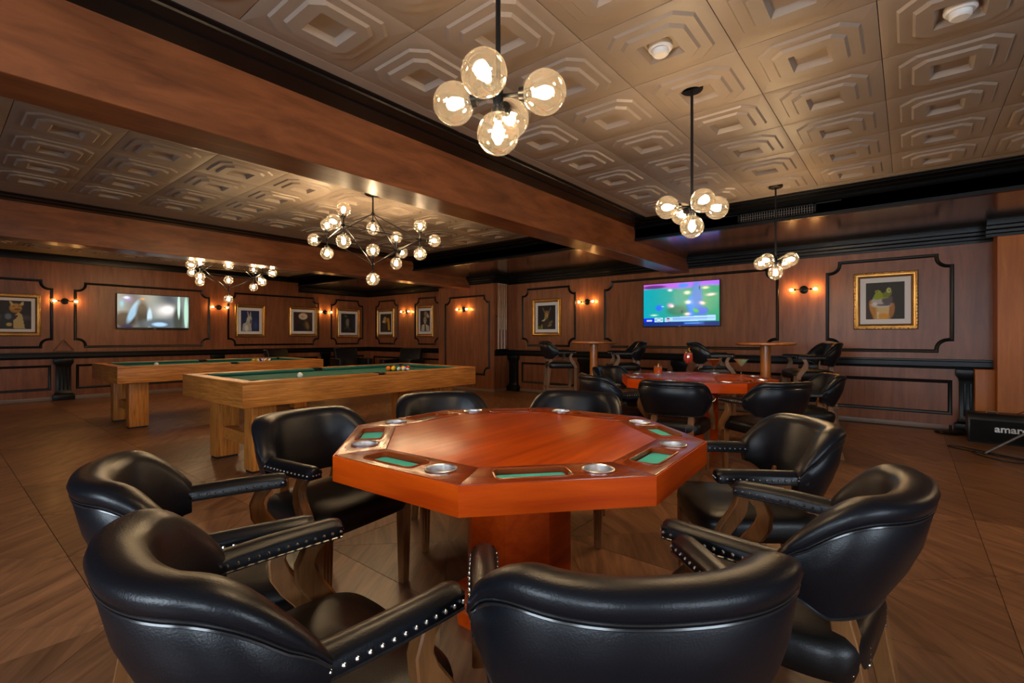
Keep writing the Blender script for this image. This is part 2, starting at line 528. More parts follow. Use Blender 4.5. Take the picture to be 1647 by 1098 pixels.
def rear_wall(name, horiz, a0, a1, c, wins, label):
    """wall behind the camera with window openings; returns nothing visible to the lens"""
    mb = MB()
    z0, z1 = .9, 2.25
    def put(p, q, za, zb):
        if horiz: mb.box(p, q, c - .15, c, za, zb)
        else: mb.box(c - .15, c, p, q, za, zb)
    put(a0, a1, -.1, z0); put(a0, a1, z1, CEIL + .1)
    xs = [a0] + [v for w in wins for v in w] + [a1]
    for p, q in zip(xs[0::2], xs[1::2]): put(p, q, z0, z1)
    w = struct(name, mb, 'plaster', label)
    return w
rear_wall('wall_rear', False, YB, YW + .1, XB, [(-2.6, -0.8), (0.4, 2.4)], 'plain wall behind the camera with two windows')
rear_wall('wall_near', True, XB, XW + .1, YB, [(-1.2, 0.4)], 'plain wall at the right behind the camera with a window')
wn = 0
for horiz, c, p, q in ((False, XB, -2.6, -.8), (False, XB, .4, 2.4), (True, YB, -1.2, .4)):
    wn += 1
    def bx(m, a, b, d0, d1, za, zb):
        return m.box(a, b, c + d0, c + d1, za, zb) if horiz else m.box(c + d0, c + d1, a, b, za, zb)
    pane = bx(MB(), p + .04, q - .04, -.10, -.09, .94, 2.21)
    w = struct(f'window_{wn}', pane, 'daylight', 'bright daylit window behind the camera')
    fr = MB()
    for a, b, za, zb in ((p, p + .05, .9, 2.25), (q - .05, q, .9, 2.25), (p, q, .9, .95), (p, q, 2.2, 2.25), ((p + q) / 2 - .02, (p + q) / 2 + .02, .9, 2.25)):
        bx(fr, a, b, -.12, -.04, za, zb)
    obj('window_frame', fr, 'black', w)

# wall trims: closed swept moulding on a wall plane
def plane_left(y):   # viewer right = +X
    return lambda u, v, d: (u, y - d, v)
def plane_right(x):  # u is Y
    return lambda u, v, d: (x - d, u, v)
def loop_moulding(path, P, w=0.035, d=0.02):
    n = len(path); rings = []
    pts = [Vector((a, b)) for a, b in path]
    for i in range(n):
        t0 = (pts[i] - pts[i - 1]).normalized(); t1 = (pts[(i + 1) % n] - pts[i]).normalized()
        n0 = Vector((-t0.y, t0.x)); n1 = Vector((-t1.y, t1.x))
        mm = (n0 + n1)
        mm = mm / max(0.35, mm.dot(n0)) if mm.length > 1e-6 else n0
        ring = []
        for off, dd in ((-w / 2, 0), (-w / 2, d * .55), (-w / 4, d), (w / 8, d * .8), (w / 2, d * .35), (w / 2, 0)):
            q = pts[i] + mm * off
            ring.append(P(q.x, q.y, dd))
        rings.append(ring)
    return MB().loft(rings, loop=True)
def notched(u0, u1, v0, v1, r=.12, s=.028, k=5):
    pts = []
    for cu, cv, su, sv in ((u0, v0, 1, 1), (u1, v0, -1, 1), (u1, v1, -1, -1), (u0, v1, 1, -1)):
        c = []
        c.append((cu, cv + sv * (r + s)))
        for i in range(k + 1):
            a = PI / 2 * i / k
            c.append((cu + su * (s + r * math.sin(a)), cv + sv * (s + r * math.cos(a))))
        c.append((cu + su * (r + s), cv))
        if su * sv < 0: c = c[::-1]
        pts += c
    return pts
def rect(u0, u1, v0, v1): return [(u0, v0), (u1, v0), (u1, v1), (u0, v1)]
PL, PR, PBK, PBS = plane_left(YW), plane_right(XW), plane_right(BLKX), plane_left(BLKY0)
for u0, u1 in ((-3.3, -1.3), (-.95, 1.498), (1.827, 4.106), (4.51, 6.74), (7.12, 8.10)):
    obj('panel_moulding', loop_moulding(notched(u0, u1, .995, 2.215), PL, .042, .024), 'black', wall_left)
for u0, u1, v1 in ((5.175, 6.51, 2.21), (1.55, 4.50, 2.225), (-.428, .904, 2.235), (10.9, 11.9, 2.2), (9.22, 10.15, 2.2)):
    obj('panel_moulding', loop_moulding(notched(u0, u1, 1.0, v1), PR, .042, .024), 'black', wall_right)
obj('panel_moulding', loop_moulding(notched(7.05, 8.43, .36, 2.09), PBK, .042, .024), 'black', wall_corner)
for u0, u1 in ((-3.3, -1.35), (-1.0, 1.47), (1.86, 4.05), (4.42, 6.70), (7.08, 8.12)):
    obj('dado_panel', loop_moulding(rect(u0, u1, .215, .64), PL, .042, .02), 'black', wall_left)
for u0, u1 in ((5.2, 6.52), (3.3, 4.7), (1.35, 2.8), (-.41, .9), (9.2, 10.2), (10.7, 12.0)):
    obj('dado_panel', loop_moulding(rect(u0, u1, .21, .612), PR, .042, .02), 'black', wall_right)
def rail_prof(P, u0, u1):
    prof = [(0, .775), (.025, .775), (.03, .80), (.04, .81), (.04, .865), (.06, .875), (.06, .895), (0, .9)]
    return MB().loft([[P(u, v, d) for d, v in prof] for u in (u0, u1)])
obj('chair_rail', rail_prof(PL, XB, XW), 'black', wall_left, sharp=20)
obj('chair_rail', rail_prof(PR, PILY, BLKY0), 'black', wall_right, sharp=20)
obj('chair_rail', rail_prof(PR, BLKY1, YW), 'black', wall_right, sharp=20)
obj('chair_rail', rail_prof(PBS, BLKX - .0, XW), 'black', wall_corner, sharp=20)
struct('baseboard_left', B(XB, XW, YW - .02, YW, 0, .07), 'skirt', 'pale skirting along the far left wall', bevel=.004)
struct('baseboard_right', B(XW - .02, XW, PILY, BLKY0, 0, .06), 'skirt', 'pale skirting along the screen wall', bevel=.004)
struct('baseboard_corner', MB().box(BLKX - .02, BLKX, BLKY0 - .02, BLKY1, 0, .05).box(BLKX, XW - .02, BLKY0 - .02, BLKY0, 0, .05), 'skirt', 'skirting round the projecting wall block')
# black fluted half pilasters under the rail
def pilaster(P, u, wall, lean=0):
    w = .105
    mb = MB()
    secs = [(0, .155, .11), (.10, .155, .11), (.12, .125, .085), (.17, w, .07), (.62, w, .07), (.66, w + .01, .08), (.70, .14, .09), (.775, .14, .09)]
    rings = []
    for z, hw, d in secs:
        rings.append([P(u - hw, z, 0), P(u - hw, z, d), P(u + hw, z, d), P(u + hw, z, 0)])
    mb.loft(rings)
    p = obj('pilaster', mb, 'black', wall, bevel=.005, sharp=30)
    for k in (-1, 0, 1):
        f = MB().loft([[P(u + k * .055 - .014, z, .069), P(u + k * .055 - .008, z, .08), P(u + k * .055 + .008, z, .08), P(u + k * .055 + .014, z, .069)] for z in (.19, .60)])
        obj('flute', f, 'black', p)
for u in (1.655, 4.27, 6.92): pilaster(PL, u, wall_left)
for u in (6.74, 4.93, 3.05, 1.12, -.60, 10.45): pilaster(PR, u, wall_right)

# ------------------------------------------------------------------ poker tables
def boolean_cut(base, cutters):
    ob = bpy.data.objects.new('tmp', base); COL.objects.link(ob)
    tmp = []
    for c in cutters:
        co = bpy.data.objects.new('tmpc', c); COL.objects.link(co); tmp.append(co)
        md = ob.modifiers.new('b', 'BOOLEAN'); md.operation = 'DIFFERENCE'; md.solver = 'EXACT'; md.object = co
    dg = bpy.context.evaluated_depsgraph_get()
    me = bpy.data.meshes.new_from_object(ob.evaluated_get(dg))
    for o in tmp + [ob]: bpy.data.objects.remove(o)
    return me

def roundrect(x0, x1, y0, y1, r, k=4):
    pts = []
    for cx, cy, a0 in ((x1 - r, y1 - r, 0), (x0 + r, y1 - r, 90), (x0 + r, y0 + r, 180), (x1 - r, y0 + r, 270)):
        for i in range(k + 1):
            a = R(a0 + 90 * i / k)
            pts.append((cx + r * math.cos(a), cy + r * math.sin(a)))
    return pts

AP, API, TH, APRON = 0.724, 0.545, 0.76, 0.667
T8 = math.tan(PI / 8)
def rail_mesh():
    # local x = tangent (viewer right seen from the chair), y = outward; rail between API and AP
    g = 0.0008
    poly = [(-API * T8 + g, API), (API * T8 - g, API), ((AP - .004) * T8 - g, AP - .004), (-(AP - .004) * T8 + g, AP - .004)]
    base = MB().prism(poly, TH - .05, TH).mesh('rail', 0.003, 2)
    tray = MB().prism(roundrect(-.05, .185, .585, .685, .02), TH - .019, TH + .05).mesh('c1')
    cup = MB().lathe([(0, TH - .044), (.047, TH - .044), (.047, TH + .05), (0, TH + .05)], (-.146, .634, 0), 28).mesh('c2')
    me = boolean_cut(base, [tray, cup])
    me.materials.clear()
    me.materials.append(M['pokerrail'])
    for p in me.polygons: p.use_smooth = True
    me.set_sharp_from_angle(angle=R(30))
    return me
RAIL = rail_mesh()
FELT = MB().prism(roundrect(-.044, .179, .590, .680, .016), TH - .0185, TH - .0155).mesh('felt'); FELT.materials.append(M['felt'])
CUP = MB().lathe([(.052, TH + .001), (.0525, TH + .004), (.049, TH + .006), (.0455, TH + .003), (.0445, TH - .03), (.043, TH - .040), (.038, TH - .0425), (0, TH - .0425)], (-.146, .634, 0), 28).mesh('cup_holder'); CUP.materials.append(M['steel'])
TRIM = MB()
_rr = roundrect(-.052, .187, .583, .687, .022)
TRIM.tube([(x, y, TH + .0005) for x, y in _rr], .0035, 6, loop=True)
TRIM = TRIM.mesh('tray_lip'); TRIM.materials.append(M['pokerrail'])
APR = MB().prism([(-AP * T8, AP - .02), (AP * T8, AP - .02), (AP * T8 + .0, AP - .003), (-AP * T8, AP - .003)], APRON, TH - .008)
APR = MB().loft([[(-(AP - .022) * T8, AP - .022, z), ((AP - .022) * T8, AP - .022, z), (AP * T8, AP, z), (-AP * T8, AP, z)] for z in (APRON, TH - .003)]).mesh('apron')
APR.materials.append(M['pokerside'])
def ngon(r_ap, n=8, a0=PI / 8):
    rr = r_ap / math.cos(PI / n)
    return [(rr * math.cos(a0 + 2 * PI * k / n), rr * math.sin(a0 + 2 * PI * k / n)) for k in range(n)]
def poker_table(label, x, y, rz):
    t = thing('poker_table', label, 'table', (x, y, 0), rz, 'octagonal poker tables')
    obj('playing_top', MB().prism(ngon(API - .001), TH - .045, TH - .002), 'poker', t, bevel=.002)
    for k in range(8):
        a = 2 * PI * k / 8 - PI / 2          # rail whose outward normal (local +y) points to angle 45k
        r = obj('rail', RAIL, None, t, rot=(0, 0, a))
        obj('chip_tray_felt', FELT, None, r); obj('cup_holder', CUP, None, r); obj('tray_lip', TRIM, None, r)
        obj('apron', APR, None, t, rot=(0, 0, a))
    obj('underside', MB().prism(ngon(AP - .03), APRON + .01, APRON + .03), 'pokerside', t)
    obj('pedestal', MB().prism(ngon(.215), .06, APRON + .012), 'pokerside', t, bevel=.003)
    obj('pedestal_base', MB().prism(ngon(.27), 0, .06), 'pokerside', t, bevel=.006)
    return t
P1 = (1.665, 1.333, R(3.7)); P2 = (5.19, 1.755, R(31))
poker_table('large red-brown octagonal poker table in the foreground with empty top', *P1)
poker_table('octagonal red poker table farther back with cocktails standing on it', *P2)

# ------------------------------------------------------------------ captain chairs and bar stools
def sstep(a, b, x):
    t = min(1, max(0, (x - a) / (b - a))); return t * t * (3 - 2 * t)
def chair_parts(dz=0.0, woodm='chairwood', stool=False):
    P = []          # (name, mesh, sub parts)
    def mk(name, mb, mat, **kw):
        me = mb.mesh(name, **kw); me.materials.append(M[mat]); return me
    # --- back
    NT = 48; rings = []; pipe = []; low = []; pipe2 = []
    for i in range(NT + 1):
        ph = R(-90 + 180 * i / NT)
        c, s_ = max(math.cos(ph), 0), math.sin(ph)
        e = .86
        sg_ = 1 if s_ > 0 else -1
        bx = -.085 - .262 * (c ** e)               # plan of the outer face at the top
        by = .292 * (abs(s_) ** e) * sg_
        nx, ny = -(c ** (2 - e)) / .262, (abs(s_) ** (2 - e)) * sg_ / .292
        l = math.hypot(nx, ny); nx /= l; ny /= l
        up = math.sin(PI / 2 * min(1, c / .74)) ** .75 if c > 1e-4 else 0.0
        zt = .662 + dz + .152 * up
        zb = .572 + dz - .052 * sstep(0, .4, c)
        h = zt - zb
        k = min(1, h / .2)
        th = .050 + .030 * up
        tuck = .015 + .075 * c                    # how far the foot of the back is drawn in
        pr = [(0, zb), (.004, zb + .12 * h), (.010, zb + .3 * h), (.012, zb + .5 * h), (.010, zt - .056 * k), (.004, zt - .050 * k), (.012, zt - .040 * k), (.016, zt - .024 * k), (.010, zt - .008 * k), (-.006, zt),
              (-.35 * th, zt + .002), (-.65 * th, zt - .003 * k), (-.9 * th, zt - .016 * k), (-th - .003, zt - .04 * k), (-th - .006, zb + .55 * h), (-th + .002, zb + .28 * h), (-.78 * th, zb + .05 * h), (-.7 * th, zb)]
        def at(n_, z):
            q = n_ - tuck * (1 - math.sin(PI / 2 * (z - zb) / h) if z < zt else 0); return (bx + nx * q, by + ny * q, z)
        rings.append([at(n_, z) for n_, z in pr])
        pipe.append(at(.0090, zt - .0535 * k)); low.append(at(.001, zb)); pipe2.append(at(.0110, zt - .0445 * k))
    mb = MB().loft(rings)
    P.append(('backrest', mk('backrest', mb, 'leather', sharp=60), [('piping', mk('piping', MB().tube(pipe, .0032, 6).tube(pipe2, .0022, 5), 'piping')), ('lower_piping', mk('lower_piping', MB().tube(low, .004, 6), 'piping'))]))
    # --- arms
    nails = MB()
    for sg in (-1, 1):
        rings = []
        xs = [-.125, -.06, .03, .11, .19, .212, .216]
        for j, x in enumerate(xs):
            y = sg * (.262 + .006 * math.sin((x + .12) / .34 * PI))
            zt = .658 + dz + (.002 if 1 < j < 5 else 0); zb = .612 + dz
            hw = .030 if j < 5 else (.027 if j == 5 else .020)
            if j == 6: zt -= .010; zb += .006
            if j == 5: zt -= .003
            rings.append([(x, y - hw, zb), (x, y - hw - .002, zb + .03), (x, y - hw + .003, zt - .012), (x, y - hw * .55, zt - .001), (x, y, zt + .002), (x, y + hw * .55, zt - .001), (x, y + hw - .003, zt - .012), (x, y + hw + .002, zb + .03), (x, y + hw, zb)])
        arm = mk('armrest', MB().loft(rings), 'leather', sharp=55)
        welt = MB()
        welt.tube([(x, sg * (.262 + .006 * math.sin((x + .12) / .34 * PI)) + .031, .614 + dz) for x in (-.11, -.03, .06, .14, .208)], .003, 5)
        welt.tube([(x, sg * (.262 + .006 * math.sin((x + .12) / .34 * PI)) - .031, .614 + dz) for x in (-.11, -.03, .06, .14, .208)], .003, 5)
        nl = MB()
        for k in range(13):
            x = -.085 + k * .0240
            y = sg * (.262 + .006 * math.sin((x + .12) / .34 * PI))
            for q in (-1, 1):
                nl.ball((x, y + q * .0325, .630 + dz), .0052, 7, 4)
        for k in (-1, 0, 1):
            nl.ball((.217, sg * .263 + k * .014, .629 + dz), .0045, 7, 4)
        P.append(('armrest', arm, [('nailheads', mk('nailheads', nl, 'nail')), ('welt', mk('welt', welt, 'piping'))]))
        # --- S shaped arm support
        path = [(.150, .618), (.128, .590), (.115, .555), (.122, .515), (.147, .475), (.178, .435), (.200, .395), (.205, .36)]
        wd = [.022, .019, .022, .027, .028, .026, .026, .026]
        rings = []
        for j, (x, z) in enumerate(path):
            a = path[max(j - 1, 0)]; b = path[min(j + 1, len(path) - 1)]
            t = Vector((b[0] - a[0], b[1] - a[1])).normalized(); n_ = Vector((-t.y, t.x))
            q = wd[j]; y = sg * (.262 + .012 * (1 if j > 3 else j / 4))
            rings.append([(x + n_.x * q, y - .019, z + n_.y * q + dz), (x + n_.x * q, y + .019, z + n_.y * q + dz), (x - n_.x * q, y + .019, z - n_.y * q + dz), (x - n_.x * q, y - .019, z - n_.y * q + dz)])
        fl = MB()
        for off in (-.007, .007):
            pts = []
            for j in range(2, 7):
                x, z = path[j]; a = path[j - 1]; b = path[j + 1]
                t = Vector((b[0] - a[0], b[1] - a[1])).normalized(); n_ = Vector((-t.y, t.x))
                y = sg * (.262 + .012 * (1 if j > 3 else j / 4)) + off
                pts.append((x + n_.x * (wd[j] + .0), y, z + n_.y * (wd[j] + .0) + dz))
            fl.tube(pts, .0028, 5)
        P.append(('arm_support', mk('arm_support', MB().loft(rings), woodm, bevel=.004, seg=1), [('reeding', mk('reeding', fl, woodm))]))
        # --- front leg
        lg = MB()
        rings = []
        for z, q in ((0, .019), (.05, .020), (.30 + dz, .025), (.40 + dz, .025)):
            rings.append([(.212 - q, sg * .222 - q, z), (.212 + q, sg * .222 - q, z), (.212 + q, sg * .222 + q, z), (.212 - q, sg * .222 + q, z)])
        lg.loft(rings)
        fm = MB()
        for k in (-1, 1):
            fm.tube([(.212 + .021, sg * .222 + k * .008, .05), (.212 + .0245, sg * .222 + k * .008, .32 + dz)], .0028, 5)
        P.append(('leg', mk('leg', lg, woodm, bevel=.003, seg=1), [('reeding', mk('reeding', fm, woodm))]))
        # --- rear leg running up to the backrest
        rings = []
        for x, z, q in ((-.295, 0, .020), (-.255, .15, .022), (-.218, .34 + dz, .027), (-.203, .45 + dz, .026), (-.192, .50 + dz, .023), (-.198, .575 + dz, .017)):
            rings.append([(x - q, sg * .152 - q, z), (x + q, sg * .152 - q, z), (x + q, sg * .152 + q, z), (x - q, sg * .152 + q, z)])
        P.append(('leg', mk('leg', MB().loft(rings), woodm, bevel=.003, seg=1), []))
        sn = MB()
        for k in range(4):
            for q in (-1, 1):
                sn.ball((-.2415 if q < 0 else -.221, sg * (.152 + q * .036), .385 + dz + k * .014), .004, 6, 4)
        nails.add(sn.v, sn.f)
    # --- seat
    def sup(a0, a1, b, z, nx=5.0):
        ring = []
        for k in range(40):
            th = 2 * PI * k / 40
            c, s_ = math.cos(th), math.sin(th)
            x = (a1 if c > 0 else a0) * abs(c) ** (2 / nx) * (1 if c > 0 else -1)
            y = (b + .018 * (x / .25)) * abs(s_) ** (2 / nx) * (1 if s_ > 0 else -1)
            ring.append((x, y, z + dz))
        return ring
    st = MB().loft([sup(.225, .235, .235, .362), sup(.238, .250, .246, .366), sup(.245, .258, .254, .395), sup(.246, .260, .256, .425), sup(.240, .255, .250, .447), sup(.222, .238, .232, .463), sup(.17, .185, .18, .474), sup(.08, .09, .09, .480), sup(.01, .01, .01, .481)])
    P.append(('seat', mk('seat', st, 'leather_seat', sharp=60), [('nailheads', mk('nailheads', nails, 'nail'))]))
    if stool:
        for y in (-.222, .222):
            P.append(('foot_rail', mk('foot_rail', MB().box(-.27, .22, y * .92 - .011, y * .92 + .011, .30, .335), woodm, bevel=.003), []))
        P.append(('foot_rail', mk('foot_rail', MB().box(.20, .222, -.22, .22, .27, .305), woodm, bevel=.003), []))
        P.append(('foot_rail', mk('foot_rail', MB().box(-.262, -.24, -.19, .19, .33, .36), woodm, bevel=.003), []))
    return P
CH = chair_parts(); ST = chair_parts(.30, 'stoolwood', True)
def make_seat(parts, name, label, cat, x, y, rz, group):
    t = thing(name, label, cat, (x, y, 0), rz, group)
    for nm, me, subs in parts:
        p = obj(nm, me, None, t)
        for sn, sm in subs:
            q = obj(sn, sm, None, p)
            if sn == 'nailheads': q['kind'] = 'stuff'
    return t
def around(c, ang, dist, label, name='captain_chair', turn=0.0, grp='captain chairs round the near poker table'):
    a = R(ang)
    return make_seat(CH, name, label, 'chair', c[0] + dist * math.cos(a), c[1] + dist * math.sin(a), a + PI + R(turn), grp)
def seat_at(x, y, face, label, grp='captain chairs round the near poker table'):
    return make_seat(CH, 'captain_chair', label, 'chair', x, y, R(face), grp)
seat_at(.940, .500, 45, 'black leather captain chair nearest the camera, back turned, at bottom centre')
seat_at(.529, 1.025, -4, 'black leather captain chair in the bottom left corner, its back turned')
seat_at(.598, 1.665, -17.3, 'black leather captain chair at far left, partly hidden behind another chair')
seat_at(1.225, 2.07, -83, 'black leather captain chair in front of the near pool table leg')
around(P1, 65.5, .91, 'black leather captain chair behind the near poker table, left of the two showing only backs')
around(P1, 18.5, .91, 'black leather captain chair behind the near poker table, right of the two showing only backs')
seat_at(2.32, .56, 124, 'black leather captain chair right of the near poker table, its seat front towards it')
seat_at(1.594, .301, 84.1, 'black leather captain chair at lower right with its rounded back outwards')
G2 = 'captain chairs round the far poker table'
around(P2, -170, .97, 'captain chair with its back to the camera at the left of the cocktail table', grp=G2)
around(P2, -125, .95, 'captain chair with its back to the camera at the right corner of the cocktail table', grp=G2)
around(P2, -66, 1.02, 'captain chair seen from the side at the right of the cocktail table', grp=G2)
around(P2, 147, .95, 'captain chair at the left of the cocktail table, nearer of the two there', grp=G2)
around(P2, 78, .95, 'captain chair behind the left end of the cocktail table', grp=G2)

# bar tables
def bar_table(label, x, y, r=.35, h=1.11):
    t = thing('bar_table', label, 'table', (x, y, 0), 0, 'high round bar tables')
    obj('tabletop', MB().lathe([(0, h - .035), (r - .03, h - .035), (r - .004, h - .028), (r, h - .018), (r - .003, h - .004), (r - .012, h), (0, h)], n=40), 'barwood', t)
    obj('post', MB().lathe([(.062, .03), (.062, h - .03)], n=20, caps=True), 'barwood', t)
    obj('base', MB().lathe([(0, 0), (.19, 0), (.19, .02), (.10, .05), (.07, .09), (0, .09)], n=32), 'barwood', t)
bar_table('high round wooden bar table below the sconce left of the sports television', 6.85, 3.92)
bar_table('high round orange wooden bar table right of the sports television', 6.92, 1.43)
GS = 'bar stools at the high tables'
def stool(label, x, y, face):
    return make_seat(ST, 'bar_stool', label, 'stool', x, y, R(face), GS)
stool('bar stool at the left of the left bar table, below the kangaroo portrait', 6.87, 4.58, -45)
stool('bar stool at the right of the left bar table', 7.05, 3.50, 126)
stool('bar stool at the left of the right bar table, seen behind the cocktails', 6.95, 2.08, -65)
stool('bar stool at the right of the right bar table, below the frog portrait', 7.10, .98, 117)

# ------------------------------------------------------------------ pool tables
def pool_table(label, x0, y0, L=2.70, W=1.42, H=.815):
    t = thing('pool_table', label, 'table', (x0 + L / 2, y0 + W / 2, 0), 0, 'oak pool tables')
    a, b = L / 2, W / 2
    rw = .115           # rail cap width
    A = .21
    for s in (-1, 1):
        obj('side_apron', MB().loft([[(-a, s * b, z), (a, s * b, z), (a - .03, s * (b - .03), z), (-a + .03, s * (b - .03), z)] for z in (H - A, H - .022)]), 'oak', t, bevel=.004)
        e = obj('end_apron', MB().loft([[(-b, -a, z), (b, -a, z), (b - .03, -a + .03, z), (-b + .03, -a + .03, z)] for z in (H - A, H - .022)]), 'oak', t, bevel=.004, rot=(0, 0, PI / 2 * -s))
    # rail caps with cut corners at the pockets
    pk = .07
    for s in (-1, 1):
        for q in (-1, 1):
            lo, hi = (.06, a) if q > 0 else (-a, -.06)
            m = [(lo, s * b), (hi, s * b), (hi - (rw if q > 0 else 0), s * (b - rw)), (lo + (0 if q > 0 else rw), s * (b - rw))]
            rc = obj('rail_cap', MB().prism(m if s < 0 else m[::-1], H - .022, H), 'oak', t, bevel=.004)
            x_in0, x_in1 = (.065, a - rw - pk) if q > 0 else (-a + rw + pk, -.065)
            y1 = s * (b - rw); y2 = s * (b - rw - .05)
            cu = MB().loft([[(x, y1, H - .001), (x + (0), y2, H - .012), (x, y2 + s * .008, H - .03), (x, y1, H - .04)] for x in (x_in0, x_in1)])
            obj('cushion', cu, 'cloth', rc)
            for k in (1, 2, 3):
                xx = lo + (hi - lo) * k / 4.0
                obj('sight', MB().lathe([(0, H + .0005), (.006, H + .0005), (.006, H - .002)], (xx, s * (b - .055), 0), 10), 'white', rc)
        m = [(-b + 0, -a), (b, -a), (b - rw, -a + rw), (-b + rw, -a + rw)]
        ang = PI / 2 * s
        rc = obj('rail_cap', MB().prism(m, H - .022, H), 'oak', t, bevel=.004, rot=(0, 0, ang))
        cu = MB().loft([[(x, -a + rw, H - .001), (x, -a + rw + .05, H - .012), (x, -a + rw + .042, H - .03), (x, -a + rw, H - .04)] for x in (-b + rw + pk, b - rw - pk)])
        obj('cushion', cu, 'cloth', rc)
    obj('playfield', B(-a + rw - .01, a - rw + .01, -b + rw - .01, b - rw + .01, H - .09, H - .037), 'cloth', t)
    obj('under_frame', B(-a + .06, a - .06, -b + .06, b - .06, H - A + .03, H - .09), 'oak', t)
    for px, py in ((-a + rw + .005, -b + rw + .005), (a - rw - .005, -b + rw + .005), (-a + rw + .005, b - rw - .005), (a - rw - .005, b - rw - .005), (0, -b + rw - .03), (0, b - rw + .03)):
        pb = obj('pocket', MB().lathe([(.066, H - .004), (.068, H - .001), (.060, H + .0005), (.055, H - .01), (.05, H - .0355), (0, H - .0355)], (px, py, 0), 20), 'pocket', t)
    for sx in (-1, 1):
        for sy in (-1, 1):
            cx, cy = sx * (a - .27), sy * (b - .31)
            obj('leg', B(cx - .105, cx + .105, cy - .08, cy + .08, .02, H - A + .03), 'oakleg', t, bevel=.006)
            obj('foot', B(cx - .095, cx + .095, cy - .07, cy + .07, 0, .02), 'pocket', t)
        cx = sx * (a - .27)
        obj('stretcher', B(cx - .045, cx + .045, -(b - .38), b - .38, .20, .31), 'oak', t, bevel=.004)
    return t
pool_table('golden oak pool table with green cloth just behind the foreground chairs', 1.62, 4.13)
pool_table('golden oak pool table farther back, below the wall-mounted television on the left', 1.50, 7.50)

BALLS = {1: ('yellow', (.75, .42, .01)), 2: ('blue', (.01, .03, .30)), 3: ('red', (.55, .015, .012)), 4: ('purple', (.09, .01, .14)), 5: ('orange', (.80, .16, .01)), 6: ('green', (.01, .16, .06)), 7: ('maroon', (.18, .01, .012))}
def ballmat(n):
    if n == 0: return plain('ivory_ball', (.78, .74, .64), .12, 0, .5)
    if n == 8: return plain('black_ball', (.008, .008, .008), .12, 0, .5)
    c = BALLS[n if n < 8 else n - 8][1]
    m, nt, b = newmat(f'pool_ball_{n}')
    tc = node(nt, 'ShaderNodeTexCoord'); sx = node(nt, 'ShaderNodeSeparateXYZ')
    nt.links.new(tc.outputs['Object'], sx.inputs[0])
    ab = node(nt, 'ShaderNodeMath', operation='ABSOLUTE'); nt.links.new(sx.outputs['Z'], ab.inputs[0])
    lt = node(nt, 'ShaderNodeMath', operation='LESS_THAN'); lt.inputs[1].default_value = .014 if n > 8 else 1.0
    nt.links.new(ab.outputs[0], lt.inputs[0])
    mx = node(nt, 'ShaderNodeMixRGB'); mx.inputs[1].default_value = (.78, .74, .64, 1); mx.inputs[2].default_value = (*c, 1)
    nt.links.new(lt.outputs[0], mx.inputs[0]); nt.links.new(mx.outputs[0], b.inputs['Base Color'])
    b.inputs['Roughness'].default_value = .1; b.inputs['Coat Weight'].default_value = .5
    return m
BM = {n: ballmat(n) for n in range(16)}
BR = .0286
def ball(n, x, y, where, grp, H=.815):
    nm = 'cue ball' if n == 0 else ('black ball' if n == 8 else (BALLS[n][0] + ' solid ball' if n < 8 else BALLS[n - 8][0] + ' striped ball'))
    col = 'ivory white ' if n == 0 else ''
    me = MB().ball((0, 0, 0), BR, 20, 12).mesh('pool_ball', sharp=180); me.materials.append(BM[n])
    o = obj('pool_ball', me, None, None, (x, y, H - .037 + BR), (random.uniform(0, 6), random.uniform(.5, 1.2), random.uniform(0, 6)))
    return tag(o, f'{col}{nm} {where}', 'ball', grp)
def rack(cx, cy, order, where, grp):
    i = 0
    for row in range(5):
        for k in range(row + 1):
            ball(order[i], cx + row * BR * 1.76, cy + (k - row / 2) * BR * 2.03, where, grp); i += 1
ball(0, 2.34, 4.62, 'alone on the near pool table', 'balls on the near pool table')
rack(3.50, 4.78, [5, 1, 8, 14, 6, 3, 9, 12, 7, 13, 11, 10, 15, 4, 2], 'in the racked cluster on the near pool table', 'balls on the near pool table')
ball(0, 2.02, 7.98, 'alone on the far pool table', 'balls on the far pool table')
rack(3.35, 8.12, [1, 9, 12, 10, 8, 5, 13, 3, 2, 6, 14, 7, 15, 4, 11], 'in the racked cluster on the far pool table', 'balls on the far pool table')

# ------------------------------------------------------------------ lights
GR = .070
def globe_set(parent, c, outward, gr=GR, bulbm='bulb', sock_len=.05):
    """socket, bulb and glass globe; c globe centre, outward unit vector from the node to the globe"""
    c = Vector(c); u = Vector(outward).normalized()
    q = Vector((0, 0, 1)).rotation_difference(u)
    def put(name, mb, mat, par):
        me = mb.mesh(name, sharp=50); me.transform(Matrix.Translation(c) @ q.to_matrix().to_4x4()); me.materials.append(M[mat]); return obj(name, me, None, par)
    g = put('globe', MB().lathe([(gr * math.sin(PI * i / 14), -gr * math.cos(PI * i / 14)) for i in range(2, 15)], n=24), 'glass', parent)
    put('socket', MB().lathe([(0, -gr - .012), (.022 * gr / .07, -gr - .012), (.024 * gr / .07, -gr + .006), (.014 * gr / .07, -gr + .010), (.013 * gr / .07, -gr * .55), (0, -gr * .55)], n=14), 'iron', g)
    put('bulb', MB().lathe([(0, -gr * .55), (.010 * gr / .07, -gr * .5), (.019 * gr / .07, -gr * .12), (.021 * gr / .07, gr * .05), (.016 * gr / .07, gr * .28), (0, gr * .36)], n=12), bulbm, g)
    return g
cr_ = R(YAW)
def camdir(right, up, depth):
    return Vector((depth * math.cos(cr_) + right * math.sin(cr_), depth * math.sin(cr_) - right * math.cos(cr_), up))
